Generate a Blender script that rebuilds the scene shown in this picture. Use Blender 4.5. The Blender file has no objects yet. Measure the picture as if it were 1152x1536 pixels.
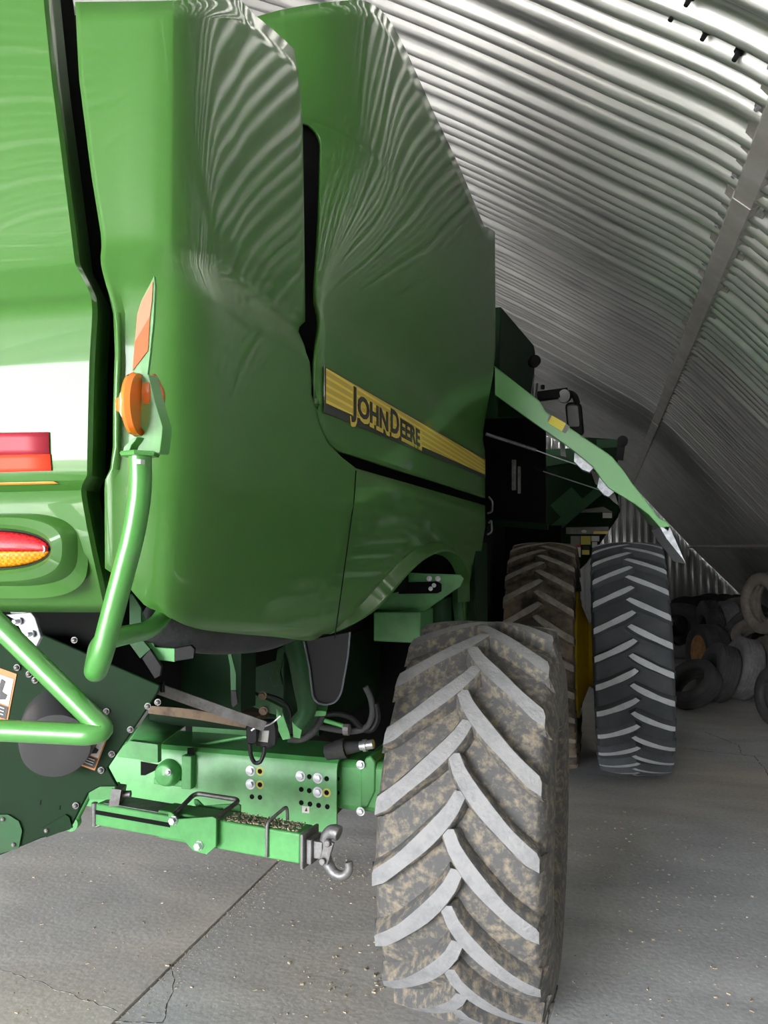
import bpy, math, random
from mathutils import Vector, Matrix, noise
random.seed(7)
PI = math.pi
# ------------------------------------------------------------------ camera model
F, CX, CY = 1154.0, 576.0, 768.0
PITCH = math.atan(52.0 / F)
YAW = math.atan(334.0 * math.cos(PITCH) / F)
CAM = Vector((0, 0, 1.93))
sa, ca, sp, cp = math.sin(YAW), math.cos(YAW), math.sin(PITCH), math.cos(PITCH)
FW = Vector((-sa * cp, ca * cp, sp))
RT = Vector((ca, sa, 0))
UP = Vector((sa * sp, -ca * sp, cp))

def ray(px, py):
    return FW + RT * ((px - CX) / F) + UP * ((CY - py) / F)

def at(px, py, X=None, Y=None, Z=None, D=None, plane=None):
    d = ray(px, py)
    if D is not None: k = D
    elif X is not None: k = (X - CAM.x) / d.x
    elif Y is not None: k = (Y - CAM.y) / d.y
    elif Z is not None: k = (Z - CAM.z) / d.z
    else:
        p, n = plane
        k = (Vector(p) - CAM).dot(Vector(n)) / d.dot(Vector(n))
    return CAM + d * k

def proj(p):
    v = Vector(p) - CAM
    D = v.dot(FW)
    return CX + F * v.dot(RT) / D, CY - F * v.dot(UP) / D

def z_at(X, Y, py):
    """height of a point standing at X, Y whose picture height is py"""
    lo, hi = 0.0, 6.0
    for _ in range(40):
        m = (lo + hi) / 2
        if proj((X, Y, m))[1] > py: lo = m
        else: hi = m
    return (lo + hi) / 2

def lerp(a, b, t): return a + (b - a) * t
def interp(tab, x):
    if x <= tab[0][0]: return tab[0][1]
    for (a, b), (c, d) in zip(tab, tab[1:]):
        if x <= c: return b + (d - b) * (x - a) / (c - a)
    return tab[-1][1]
def smooth(t):
    t = max(0, min(1, t)); return t * t * (3 - 2 * t)

# ------------------------------------------------------------------ materials
def mat(name, col, rough=0.5, metal=0.0, coat=0.0, coat_rough=0.05, spec=0.5, noise_amt=0.0, nscale=20.0,
        col2=None, thr=(0.45, 0.6), bump=0.0, bscale=60.0, emit=None, estr=0.0, trans=0.0, detail=6.0, stretch=None):
    m = bpy.data.materials.new(name); m.use_nodes = True
    nt = m.node_tree; b = nt.nodes['Principled BSDF']
    b.inputs['Base Color'].default_value = (*col, 1)
    b.inputs['Roughness'].default_value = rough
    b.inputs['Metallic'].default_value = metal
    b.inputs['Specular IOR Level'].default_value = spec
    b.inputs['Coat Weight'].default_value = coat
    b.inputs['Coat Roughness'].default_value = coat_rough
    b.inputs['Transmission Weight'].default_value = trans
    tc = nt.nodes.new('ShaderNodeTexCoord')
    src = tc.outputs['Object']
    if stretch:
        mp = nt.nodes.new('ShaderNodeMapping'); mp.inputs['Scale'].default_value = stretch
        nt.links.new(src, mp.inputs['Vector']); src = mp.outputs['Vector']
    if col2 is not None:
        n = nt.nodes.new('ShaderNodeTexNoise'); n.inputs['Scale'].default_value = nscale
        n.inputs['Detail'].default_value = detail; n.inputs['Roughness'].default_value = 0.65
        nt.links.new(src, n.inputs['Vector'])
        r = nt.nodes.new('ShaderNodeValToRGB')
        r.color_ramp.elements[0].position = thr[0]; r.color_ramp.elements[0].color = (*col, 1)
        r.color_ramp.elements[1].position = thr[1]; r.color_ramp.elements[1].color = (*col2, 1)
        nt.links.new(n.outputs['Fac'], r.inputs['Fac'])
        nt.links.new(r.outputs['Color'], b.inputs['Base Color'])
    if bump > 0:
        n2 = nt.nodes.new('ShaderNodeTexNoise'); n2.inputs['Scale'].default_value = bscale
        n2.inputs['Detail'].default_value = 5
        nt.links.new(src, n2.inputs['Vector'])
        bp = nt.nodes.new('ShaderNodeBump'); bp.inputs['Strength'].default_value = bump
        bp.inputs['Distance'].default_value = 0.01
        nt.links.new(n2.outputs['Fac'], bp.inputs['Height'])
        nt.links.new(bp.outputs['Normal'], b.inputs['Normal'])
    if emit:
        b.inputs['Emission Color'].default_value = (*emit, 1)
        b.inputs['Emission Strength'].default_value = estr
    return m

M = {}
GREEN = (0.044, 0.148, 0.022)
M['green'] = mat('green_paint', GREEN, 0.42, coat=0.5, coat_rough=0.035, spec=0.25, bump=0.05, bscale=1.6)
M['green_frame'] = mat('green_frame_paint', (0.085, 0.35, 0.095), 0.45, coat=0.2, coat_rough=0.25, col2=(0.06, 0.24, 0.065), nscale=9, thr=(0.4, 0.75), bump=0.05, bscale=50)
M['green_tube'] = mat('green_tube_paint', (0.06, 0.24, 0.045), 0.3, coat=0.5, coat_rough=0.12, col2=(0.10, 0.16, 0.08), nscale=14, thr=(0.66, 0.8), bump=0.05)
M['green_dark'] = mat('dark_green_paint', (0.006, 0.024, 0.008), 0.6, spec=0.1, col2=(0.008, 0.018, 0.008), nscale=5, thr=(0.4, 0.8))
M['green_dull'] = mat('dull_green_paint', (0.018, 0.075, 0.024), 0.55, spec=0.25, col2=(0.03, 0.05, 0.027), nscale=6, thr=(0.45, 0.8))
M['green_door'] = mat('pale_green_paint', (0.14, 0.45, 0.13), 0.4, coat=0.3, coat_rough=0.2)
M['black'] = mat('black_plastic', (0.008, 0.008, 0.009), 0.5, spec=0.2)
M['recess_shade'] = mat('black_recess', (0.006, 0.007, 0.006), 0.85, spec=0.15)  # near-black colour standing in for the shade in gaps, holes and bays
M['rubber'] = mat('tire_rubber', (0.024, 0.026, 0.028), 0.75, spec=0.3, col2=(0.05, 0.05, 0.048), nscale=7, thr=(0.35, 0.7), bump=0.35, bscale=45)
M['rubber_dirt'] = mat('muddy_tire_rubber', (0.085, 0.085, 0.083), 0.8, col2=(0.25, 0.21, 0.15), nscale=30, thr=(0.47, 0.66), bump=0.5, bscale=40, detail=10)
M['rubber_brown'] = mat('brown_dusty_tire_rubber', (0.06, 0.052, 0.043), 0.85, col2=(0.20, 0.155, 0.105), nscale=6, thr=(0.42, 0.62), bump=0.4, bscale=40, detail=9)
M['rubber_grey'] = mat('grey_tire_rubber', (0.055, 0.062, 0.07), 0.75, col2=(0.085, 0.092, 0.10), nscale=5, thr=(0.35, 0.7), bump=0.15, bscale=60)
M['pile_dark'] = mat('old_black_tire', (0.05, 0.05, 0.052), 0.7, col2=(0.085, 0.083, 0.08), nscale=6, thr=(0.4, 0.7))
M['pile_grey'] = mat('dusty_grey_tire', (0.15, 0.15, 0.15), 0.8, col2=(0.24, 0.24, 0.235), nscale=9, thr=(0.4, 0.7))
M['pile_brown'] = mat('dusty_brown_tire', (0.13, 0.115, 0.098), 0.8, col2=(0.22, 0.195, 0.165), nscale=8, thr=(0.4, 0.7))
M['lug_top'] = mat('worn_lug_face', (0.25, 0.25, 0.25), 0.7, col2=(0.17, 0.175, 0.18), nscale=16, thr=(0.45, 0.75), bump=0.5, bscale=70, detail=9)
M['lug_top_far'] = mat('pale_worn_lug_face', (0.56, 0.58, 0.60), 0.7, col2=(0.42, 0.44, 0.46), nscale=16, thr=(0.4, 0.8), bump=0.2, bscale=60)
M['lug_top_brown'] = mat('brown_worn_lug_face', (0.34, 0.31, 0.27), 0.8, col2=(0.14, 0.12, 0.10), nscale=12, thr=(0.4, 0.75), bump=0.3, bscale=60)
M['yellow'] = mat('yellow_rim_paint', (0.62, 0.44, 0.012), 0.45, coat=0.2, col2=(0.45, 0.33, 0.03), nscale=8, thr=(0.5, 0.8))
M['steel'] = mat('zinc_steel', (0.62, 0.64, 0.66), 0.35, metal=0.8)
M['dull_steel'] = mat('dull_steel', (0.22, 0.22, 0.22), 0.5, metal=0.6, col2=(0.12, 0.11, 0.10), nscale=20, thr=(0.4, 0.7), bump=0.2)
M['zinc_plate'] = mat('galvanised_bracket', (0.50, 0.52, 0.55), 0.4, metal=0.5, col2=(0.30, 0.32, 0.34), nscale=30, thr=(0.4, 0.6))
M['orange_tape'] = mat('orange_reflective_film', (0.95, 0.10, 0.02), 0.45, spec=0.3)
M['orange_pale'] = mat('pale_orange_film', (0.72, 0.20, 0.11), 0.45, spec=0.3)
M['red_tape'] = mat('red_reflective_film', (0.80, 0.06, 0.025), 0.5, spec=0.2)
M['maroon_tape'] = mat('maroon_reflective_film', (0.30, 0.02, 0.035), 0.45, spec=0.3)
M['amber_tape'] = mat('amber_reflective_film', (0.70, 0.28, 0.04), 0.4, coat=0.3)
M['white_label'] = mat('white_label', (0.62, 0.60, 0.56), 0.5)
M['label_orange'] = mat('orange_label_border', (0.48, 0.16, 0.03), 0.5)
M['label_black'] = mat('label_ink', (0.012, 0.012, 0.012), 0.5)
M['label_yellow'] = mat('yellow_label', (0.55, 0.50, 0.10), 0.5)
M['label_red'] = mat('red_label', (0.5, 0.04, 0.03), 0.5)
M['label_grey'] = mat('grey_label', (0.22, 0.22, 0.2), 0.5)
M['decal_black'] = mat('black_decal_film', (0.018, 0.02, 0.02), 0.35, coat=0.4)
M['rust'] = mat('rusty_rim', (0.60, 0.30, 0.11), 0.7, col2=(0.32, 0.16, 0.07), nscale=12, thr=(0.4, 0.65))
M['bare_rim'] = mat('bare_metal_rim', (0.4, 0.42, 0.46), 0.35, metal=0.8)
M['grit'] = mat('grain_chaff', (0.42, 0.36, 0.26), 0.9, col2=(0.25, 0.21, 0.15), nscale=60)
M['brown_dirt'] = mat('dusty_brown_panel', (0.20, 0.14, 0.09), 0.8, col2=(0.10, 0.07, 0.05), nscale=8)
M['chute'] = mat('dusty_grey_sheet', (0.16, 0.16, 0.14), 0.6, col2=(0.28, 0.27, 0.25), nscale=6, thr=(0.4, 0.7))

def lens_mat(name, col, scale):
    m = mat(name, col, 0.35, coat=0.08, coat_rough=0.1, spec=0.25)
    nt = m.node_tree; b = nt.nodes['Principled BSDF']
    w = nt.nodes.new('ShaderNodeTexChecker'); w.inputs['Scale'].default_value = scale
    w.inputs['Color1'].default_value = (*col, 1); w.inputs['Color2'].default_value = (*[c * 0.55 for c in col], 1)
    tc = nt.nodes.new('ShaderNodeTexCoord'); nt.links.new(tc.outputs['Object'], w.inputs['Vector'])
    nt.links.new(w.outputs['Color'], b.inputs['Base Color'])
    return m
M['lens_red'] = lens_mat('red_lens', (0.75, 0.02, 0.03), 190)
M['lens_amber'] = lens_mat('amber_lens', (0.95, 0.33, 0.01), 170)
M['amber_glass'] = mat('orange_lamp_lens', (0.95, 0.24, 0.01), 0.12, coat=1.0, coat_rough=0.03, trans=0.35)
M['boot'] = mat('satin_black_boot', (0.045, 0.045, 0.047), 0.38)
M['lamp_glass'] = mat('clear_lamp_glass', (0.75, 0.76, 0.76), 0.1, metal=0.3, coat=1.0)
M['mirror'] = mat('mirror_glass', (0.01, 0.012, 0.012), 0.3)

def galv(name):
    m = bpy.data.materials.new(name); m.use_nodes = True
    nt = m.node_tree; b = nt.nodes['Principled BSDF']
    b.inputs['Metallic'].default_value = 0.9
    tc = nt.nodes.new('ShaderNodeTexCoord')
    n = nt.nodes.new('ShaderNodeTexNoise'); n.inputs['Scale'].default_value = 2.3; n.inputs['Detail'].default_value = 8
    v = nt.nodes.new('ShaderNodeTexNoise'); v.inputs['Scale'].default_value = 45; v.inputs['Detail'].default_value = 4
    nt.links.new(tc.outputs['Object'], n.inputs['Vector']); nt.links.new(tc.outputs['Object'], v.inputs['Vector'])
    r = nt.nodes.new('ShaderNodeValToRGB')
    r.color_ramp.elements[0].position = 0.3; r.color_ramp.elements[0].color = (0.66, 0.66, 0.65, 1)
    r.color_ramp.elements[1].position = 0.7; r.color_ramp.elements[1].color = (0.80, 0.80, 0.78, 1)
    nt.links.new(n.outputs['Fac'], r.inputs['Fac']); nt.links.new(r.outputs['Color'], b.inputs['Base Color'])
    mr = nt.nodes.new('ShaderNodeMapRange'); mr.inputs['To Min'].default_value = 0.22; mr.inputs['To Max'].default_value = 0.38
    b.inputs['Roughness'].default_value = 0.3
    return m
M['galv'] = galv('galvanised_sheet')
M['beam'] = mat('weathered_galvanised_beam', (0.55, 0.53, 0.50), 0.45, metal=0.4, col2=(0.38, 0.36, 0.32), nscale=4, thr=(0.35, 0.7), bump=0.2)

def concrete():
    m = bpy.data.materials.new('concrete'); m.use_nodes = True
    nt = m.node_tree; b = nt.nodes['Principled BSDF']; L = nt.links.new
    tc = nt.nodes.new('ShaderNodeTexCoord')
    mp = nt.nodes.new('ShaderNodeMapping'); mp.inputs['Scale'].default_value = (0.55, 1.5, 1); mp.inputs['Rotation'].default_value = (0, 0, 0.35)
    L(tc.outputs['Object'], mp.inputs['Vector'])
    n1 = nt.nodes.new('ShaderNodeTexNoise'); n1.inputs['Scale'].default_value = 1.6; n1.inputs['Detail'].default_value = 9; n1.inputs['Distortion'].default_value = 0.8
    L(mp.outputs['Vector'], n1.inputs['Vector'])
    r1 = nt.nodes.new('ShaderNodeValToRGB')
    r1.color_ramp.elements[0].position = 0.3; r1.color_ramp.elements[0].color = (0.40, 0.395, 0.39, 1)
    r1.color_ramp.elements[1].position = 0.72; r1.color_ramp.elements[1].color = (0.60, 0.59, 0.57, 1)
    L(n1.outputs['Fac'], r1.inputs['Fac'])
    n2 = nt.nodes.new('ShaderNodeTexNoise'); n2.inputs['Scale'].default_value = 40; n2.inputs['Detail'].default_value = 8
    L(tc.outputs['Object'], n2.inputs['Vector'])
    mx = nt.nodes.new('ShaderNodeMixRGB'); mx.blend_type = 'OVERLAY'; mx.inputs['Fac'].default_value = 0.35
    L(r1.outputs['Color'], mx.inputs['Color1']); L(n2.outputs['Fac'], mx.inputs['Color2'])
    n3 = nt.nodes.new('ShaderNodeTexNoise'); n3.inputs['Scale'].default_value = 0.5; n3.inputs['Detail'].default_value = 3
    L(tc.outputs['Object'], n3.inputs['Vector'])
    r3 = nt.nodes.new('ShaderNodeValToRGB')
    r3.color_ramp.elements[0].position = 0.4; r3.color_ramp.elements[0].color = (0.92, 0.96, 1, 1)
    r3.color_ramp.elements[1].position = 0.6; r3.color_ramp.elements[1].color = (1, 0.95, 0.89, 1)
    L(n3.outputs['Fac'], r3.inputs['Fac'])
    m2 = nt.nodes.new('ShaderNodeMixRGB'); m2.blend_type = 'MULTIPLY'; m2.inputs['Fac'].default_value = 1
    L(mx.outputs['Color'], m2.inputs['Color1']); L(r3.outputs['Color'], m2.inputs['Color2'])
    L(m2.outputs['Color'], b.inputs['Base Color'])
    b.inputs['Roughness'].default_value = 0.75
    bp = nt.nodes.new('ShaderNodeBump'); bp.inputs['Strength'].default_value = 0.5; bp.inputs['Distance'].default_value = 0.004
    L(n2.outputs['Fac'], bp.inputs['Height']); L(bp.outputs['Normal'], b.inputs['Normal'])
    return m
M['concrete'] = concrete()
M['joint'] = mat('dark_joint_dirt', (0.03, 0.028, 0.026), 0.95)
M['crack'] = mat('chipped_concrete_crack', (0.09, 0.085, 0.08), 0.95, col2=(0.5, 0.48, 0.45), nscale=30, thr=(0.5, 0.6))
M['gravel'] = mat('brown_gravel', (0.26, 0.24, 0.21), 0.95, col2=(0.19, 0.18, 0.16), nscale=8)

def stripe_yellow():
    m = mat('striped_yellow_film', (0.6, 0.44, 0.04), 0.4, coat=0.4)
    nt = m.node_tree; b = nt.nodes['Principled BSDF']
    g = nt.nodes.new('ShaderNodeNewGeometry'); s = nt.nodes.new('ShaderNodeSeparateXYZ')
    tc = nt.nodes.new('ShaderNodeTexCoord'); nt.links.new(tc.outputs['Generated'], s.inputs[0])
    mu = nt.nodes.new('ShaderNodeMath'); mu.operation = 'MULTIPLY'; mu.inputs[1].default_value = 44
    sn = nt.nodes.new('ShaderNodeMath'); sn.operation = 'SINE'
    nt.links.new(s.outputs['Z'], mu.inputs[0]); nt.links.new(mu.outputs[0], sn.inputs[0])
    r = nt.nodes.new('ShaderNodeValToRGB')
    r.color_ramp.elements[0].position = 0.35; r.color_ramp.elements[0].color = (0.60, 0.45, 0.05, 1)
    r.color_ramp.elements[1].position = 0.55; r.color_ramp.elements[1].color = (0.86, 0.66, 0.08, 1)
    nt.links.new(sn.outputs[0], r.inputs['Fac']); nt.links.new(r.outputs['Color'], b.inputs['Base Color'])
    return m
M['stripe'] = stripe_yellow()
M['yellow_film'] = mat('yellow_film', (0.74, 0.56, 0.07), 0.4, coat=0.3)
M['bright_yellow'] = mat('bright_yellow_film', (0.9, 0.75, 0.02), 0.4)

# ------------------------------------------------------------------ mesh builder
WL = {}   # world location of every object (translations only)
class MB:
    def __init__(s): s.v = []; s.f = []; s.m = []
    def add(s, vs, fs, mi=0):
        n = len(s.v); s.v += [Vector(v) for v in vs]
        for f in fs: s.f.append([i + n for i in f]); s.m.append(mi)
        return s
    def prism(s, poly, ext, mi=0):
        n = len(poly); ext = Vector(ext)
        vs = [Vector(p) for p in poly] + [Vector(p) + ext for p in poly]
        fs = [list(range(n)), list(range(2 * n - 1, n - 1, -1))]
        fs += [[i, i + n, (i + 1) % n + n, (i + 1) % n] for i in range(n)]
        # outward orientation fixed later
        return s.add(vs, fs, mi)
    def box(s, c, size, rot=None, mi=0):
        c = Vector(c); hx, hy, hz = [d / 2 for d in size]
        vs = [Vector((x, y, z)) for x in (-hx, hx) for y in (-hy, hy) for z in (-hz, hz)]
        if rot is not None: vs = [rot @ v for v in vs]
        vs = [v + c for v in vs]
        return s.add(vs, [[0, 1, 3, 2], [4, 6, 7, 5], [0, 4, 5, 1], [2, 3, 7, 6], [0, 2, 6, 4], [1, 5, 7, 3]], mi)
    def bar(s, a, b, w, h, mi=0, up=(0, 0, 1)):
        a, b = Vector(a), Vector(b); d = (b - a).normalized(); u = Vector(up)
        r = d.cross(u).normalized(); u = r.cross(d)
        vs = [p + r * (x * w / 2) + u * (y * h / 2) for p in (a, b) for x in (-1, 1) for y in (-1, 1)]
        return s.add(vs, [[0, 1, 3, 2], [4, 6, 7, 5], [0, 4, 5, 1], [2, 3, 7, 6], [0, 2, 6, 4], [1, 5, 7, 3]], mi)
    def tube(s, pts, r, n=12, mi=0, fillet=0.0, r2=None):
        pts = [Vector(p) for p in pts]
        if fillet > 0: pts = round_path(pts, fillet)
        rings = []
        t0 = (pts[1] - pts[0]).normalized()
        u = t0.cross(Vector((0, 0, 1)))
        if u.length < 0.05: u = t0.cross(Vector((1, 0, 0)))
        u.normalize()
        for i, p in enumerate(pts):
            t = (pts[min(i + 1, len(pts) - 1)] - pts[max(i - 1, 0)]).normalized()
            u = (u - t * u.dot(t)).normalized(); w = t.cross(u)
            rr = r if r2 is None else lerp(r, r2, i / (len(pts) - 1))
            rings.append([p + (u * math.cos(a) + w * math.sin(a)) * rr for a in [2 * PI * k / n for k in range(n)]])
        vs = [v for ring in rings for v in ring]
        fs = []
        for i in range(len(rings) - 1):
            for k in range(n):
                a, b = i * n + k, i * n + (k + 1) % n
                fs.append([a, b, b + n, a + n])
        fs.append(list(range(n))[::-1]); fs.append([len(vs) - n + k for k in range(n)])
        return s.add(vs, fs, mi)
    def lathe(s, prof, origin, axis, n=48, mi=0, mis=None, ref=(0, 0, 1), closed=False):
        """prof: (distance along axis, radius)"""
        o = Vector(origin); ax = Vector(axis).normalized(); u = ax.cross(Vector(ref))
        if u.length < 0.05: u = ax.cross(Vector((0, 1, 0)))
        u.normalize(); w = ax.cross(u)
        vs = [o + ax * t + (u * math.cos(a) + w * math.sin(a)) * r for (t, r) in prof for a in [2 * PI * k / n for k in range(n)]]
        m = len(prof); base = len(s.v); s.v += vs
        for i in range(m if closed else m - 1):
            j = (i + 1) % m
            for k in range(n):
                a, b = base + i * n + k, base + i * n + (k + 1) % n
                c, d = base + j * n + (k + 1) % n, base + j * n + k
                s.f.append([a, b, c, d]); s.m.append(mis[i] if mis else mi)
        if not closed:
            if prof[0][1] > 1e-6: s.f.append([base + k for k in range(n)][::-1]); s.m.append(mis[0] if mis else mi)
            if prof[-1][1] > 1e-6: s.f.append([base + (m - 1) * n + k for k in range(n)]); s.m.append(mis[-1] if mis else mi)
        return s
    def grid(s, rows, mi=0):
        base = len(s.v); n = len(rows[0])
        for r in rows: s.v += [Vector(p) for p in r]
        for i in range(len(rows) - 1):
            for j in range(n - 1):
                a = base + i * n + j
                s.f.append([a, a + 1, a + n + 1, a + n]); s.m.append(mi)
        return s
    def xform(s, mx):
        s.v = [mx @ v for v in s.v]; return s
    def build(s, name, mats, parent=None, sharp=32, bevel=0.0, solid=0.0, recalc=True, soffset=-1):
        if not isinstance(mats, (list, tuple)): mats = [mats]
        lo = Vector([min(v[i] for v in s.v) for i in range(3)]); hi = Vector([max(v[i] for v in s.v) for i in range(3)])
        c = (lo + hi) / 2
        me = bpy.data.meshes.new(name)
        me.from_pydata([v - c for v in s.v], [], s.f)
        for m in mats: me.materials.append(M[m] if isinstance(m, str) else m)
        me.polygons.foreach_set('material_index', s.m)
        if recalc:
            import bmesh
            bm = bmesh.new(); bm.from_mesh(me)
            bmesh.ops.recalc_face_normals(bm, faces=bm.faces[:]); bm.to_mesh(me); bm.free()
        me.polygons.foreach_set('use_smooth', [True] * len(me.polygons))
        me.update()
        me.set_sharp_from_angle(angle=math.radians(sharp))
        o = bpy.data.objects.new(name, me); bpy.context.scene.collection.objects.link(o)
        put(o, c, parent)
        if solid:
            md = o.modifiers.new('thickness', 'SOLIDIFY'); md.thickness = solid; md.offset = soffset
        if bevel:
            md = o.modifiers.new('edge', 'BEVEL'); md.width = bevel; md.segments = 2; md.limit_method = 'ANGLE'
            md.angle_limit = math.radians(35); md.harden_normals = False
        return o

def put(o, c, parent=None):
    o.location = c; WL[o.name] = Vector(c)
    if parent is not None:
        o.parent = parent
        o.matrix_parent_inverse = Matrix.Translation(-WL[parent.name])

def round_path(pts, r, n=6):
    out = [pts[0]]
    for i in range(1, len(pts) - 1):
        a, b, c = pts[i - 1], pts[i], pts[i + 1]
        d1 = (a - b); d2 = (c - b)
        k = min(r, d1.length * 0.48, d2.length * 0.48)
        p, q = b + d1.normalized() * k, b + d2.normalized() * k
        for j in range(n + 1):
            t = j / n
            out.append(p * (1 - t) ** 2 + b * 2 * t * (1 - t) + q * t * t)
    out.append(pts[-1])
    return out

def spline(pts, n):
    """Catmull-Rom through 2-D/3-D points, n samples evenly in parameter"""
    P = [Vector(p) for p in pts]; P = [P[0] * 2 - P[1]] + P + [P[-1] * 2 - P[-2]]
    out = []
    for k in range(n):
        t = k / (n - 1) * (len(pts) - 1); i = min(int(t), len(pts) - 2); t -= i
        a, b, c, d = P[i:i + 4]
        out.append(0.5 * ((2 * b) + (c - a) * t + (2 * a - 5 * b + 4 * c - d) * t * t + (3 * b - a - 3 * c + d) * t ** 3))
    return out

def thing(name, label, cat, loc=(0, 0, 0), group=None):
    o = bpy.data.objects.new(name, None); bpy.context.scene.collection.objects.link(o)
    o.empty_display_size = 0.3
    put(o, Vector(loc)); o['label'] = label; o['category'] = cat
    if group: o['group'] = group
    return o
def tag(o, label, cat, group=None):
    o['label'] = label; o['category'] = cat
    if group: o['group'] = group
    return o
def structure(o): o['kind'] = 'structure'; return o

# ================================================================== THE SHED
PROF = [(-12.4, 0.0), (-11.3, 1.3), (-9.9, 2.9), (-8.4, 4.25), (-6.9, 5.3), (-5.4, 5.9), (-4.2, 6.05), (-3.0, 5.85), (-2.0, 5.42), (-1.0, 4.87),
        (0.0, 4.23), (0.72, 3.72), (1.45, 2.92), (2.29, 1.96), (3.1, 1.1), (4.15, 0.0)]
prof = spline(PROF, 90)
def shell_pt(i, off):
    a, b = prof[max(i - 1, 0)], prof[min(i + 1, len(prof) - 1)]
    t = (b - a).normalized(); n = Vector((t.y, -t.x))   # inward (towards the floor)
    if n.y > 0: n = -n
    p = prof[i] + n * off
    return p
YB, YF = 23.0, -8.0       # back wall, door wall
def rib_wave(y):
    u = (y % 0.61) / 0.61
    if u > 0.86: return -0.016 + 0.004 * math.cos((u - 0.93) / 0.07 * PI)
    return 0.033 * math.sin(2 * PI * (u / 0.86) * 4 - PI / 2) + 0.017
ys = []
y = YF
STEP = 0.61 / 44
while y < YB:
    ys.append(y); y += STEP
ys.append(YB)
RIGHT = 40   # where the right wall half starts
def shell(name, i0, i1):
    b = MB(); rows = []
    for yy in ys:
        w = rib_wave(yy)
        row = []
        for i in range(i0, i1 + 1):
            p = shell_pt(i, w); row.append((p.x, yy, p.y))
        rows.append(row)
    b.grid(rows)
    o = b.build(name, 'galv', sharp=60, recalc=False)
    return structure(o)
ib = min(range(len(prof)), key=lambda i: abs(prof[i].x - 0.72))
il = min(range(len(prof)), key=lambda i: abs(prof[i].x + 8.4))
shell('ceiling', il, ib)
shell('wall_right', ib, len(prof) - 1)
shell('wall_left', 0, il)
# bolted seam beam along the roof
def seam_beam(name, X, Z, ang, w, d):
    b = MB(); ux = Vector((math.cos(ang), 0, -math.sin(ang))); un = Vector((-math.sin(ang), 0, -math.cos(ang)))
    c = Vector((X, 0, Z)) + un * 0.045
    sec = [(-w, 0), (-w * 0.62, 0.006), (-w * 0.45, d), (w * 0.45, d), (w * 0.62, 0.006), (w, 0), (w, -0.01), (-w, -0.01)]
    y = YF
    while y < YB - 0.1:
        y2 = min(y + 2.44, YB); sh = 0.004 * ((int((y - YF) / 2.44)) % 2)
        poly = [c + ux * a + un * (h + sh) + Vector((0, y, 0)) for a, h in sec]
        b.prism(poly, (0, y2 - y, 0)); y = y2
    o = structure(b.build(name, 'beam', sharp=30))
    k = 0; y = 0.4
    while y < 18:
        for sgn in (-1, 1):
            if k >= 96: break
            bb = MB(); q = c + ux * (sgn * w * 0.82) + un * 0.004 + Vector((0, y + (0.12 if sgn > 0 else 0), 0))
            bb.lathe([(0, 0.018), (0.006, 0.018), (0.006, 0.011), (0.02, 0.011)], q, un, n=6)
            bb.build('bolt', 'steel', o, bevel=0); k += 1
        y += 0.61
    return o
seam_beam('trim_1', 0.74, 3.74, math.radians(42), 0.12, 0.04)
b = MB(); b.box((2.23, 8, 1.93), (0.05, 30, 0.07), Matrix.Rotation(math.radians(48), 3, 'Y')); structure(b.build('trim_2', 'beam'))
# a row of dark screws on the near roof
scr = MB()
for (px, py) in ((1038, -8), (1014, 15), (1062, 44), (1110, 75), (592, 11), (622, 25), (654, 39), (686, 53), (718, 68)):
    # along one rib: solve for where this ray meets the shell
    d = ray(px, py); best = None
    for k in range(100, 900):
        p = CAM + d * (k * 0.01)
        zs = [q for q in prof]
        i = min(range(len(prof)), key=lambda i: abs(prof[i].x - p.x))
        j = i + 1 if (i + 1 < len(prof) and prof[i].x < p.x) else max(i - 1, 0)
        a_, b_ = prof[i], prof[j]
        z = a_.y + (b_.y - a_.y) * (p.x - a_.x) / (b_.x - a_.x + 1e-9)
        if p.z > z - 0.02: best = p; break
    if best is None: continue
    big = 0.02 if px > 1000 else 0.011
    scr.lathe([(-0.02, big), (0.012, big), (0.012, big * 0.6), (0.045 if px > 1000 else 0.02, big * 0.5)], best, (-0.5, 0, -0.85), n=8)
o = scr.build('trim_3', 'black'); structure(o)

# back wall: standing corrugated sheets cut to the arch
def end_profile_z(X): return interp([(p.x, p.y) for p in prof], X)
b = MB(); X = -12.3; xs = []
while X < 4.1: xs.append(X); X += 0.021
rows_lo = []; rows_hi = []
for X in xs:
    ph = (X % 0.2) / 0.2
    w = 0.028 * (1 if ph < 0.35 else (1 - (ph - 0.35) / 0.12 if ph < 0.47 else (-1 if ph < 0.85 else -1 + 2 * (ph - 0.85) / 0.15)))
    rows_lo.append((X, YB - 0.05 + w, 0)); rows_hi.append((X, YB - 0.05 + w, max(0.02, end_profile_z(X))))
b.grid([rows_lo, rows_hi])
structure(b.build('wall_back', 'galv', sharp=25, recalc=False, solid=0.004))
# door wall behind the camera with the big open doorway
b = MB(); DX0, DX1, DZ = -9.5, -1.3, 4.6
rows_lo, rows_hi = [], []
for X in [q / 10 for q in range(-123, 42)]:
    zt = max(0.02, end_profile_z(X)); z0 = 0 if (X < DX0 or X > DX1) else min(DZ, zt)
    rows_lo.append((X, YF, z0)); rows_hi.append((X, YF, zt))
b.grid([rows_lo, rows_hi])
structure(b.build('wall_front', 'galv', recalc=False, solid=0.02))

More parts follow.
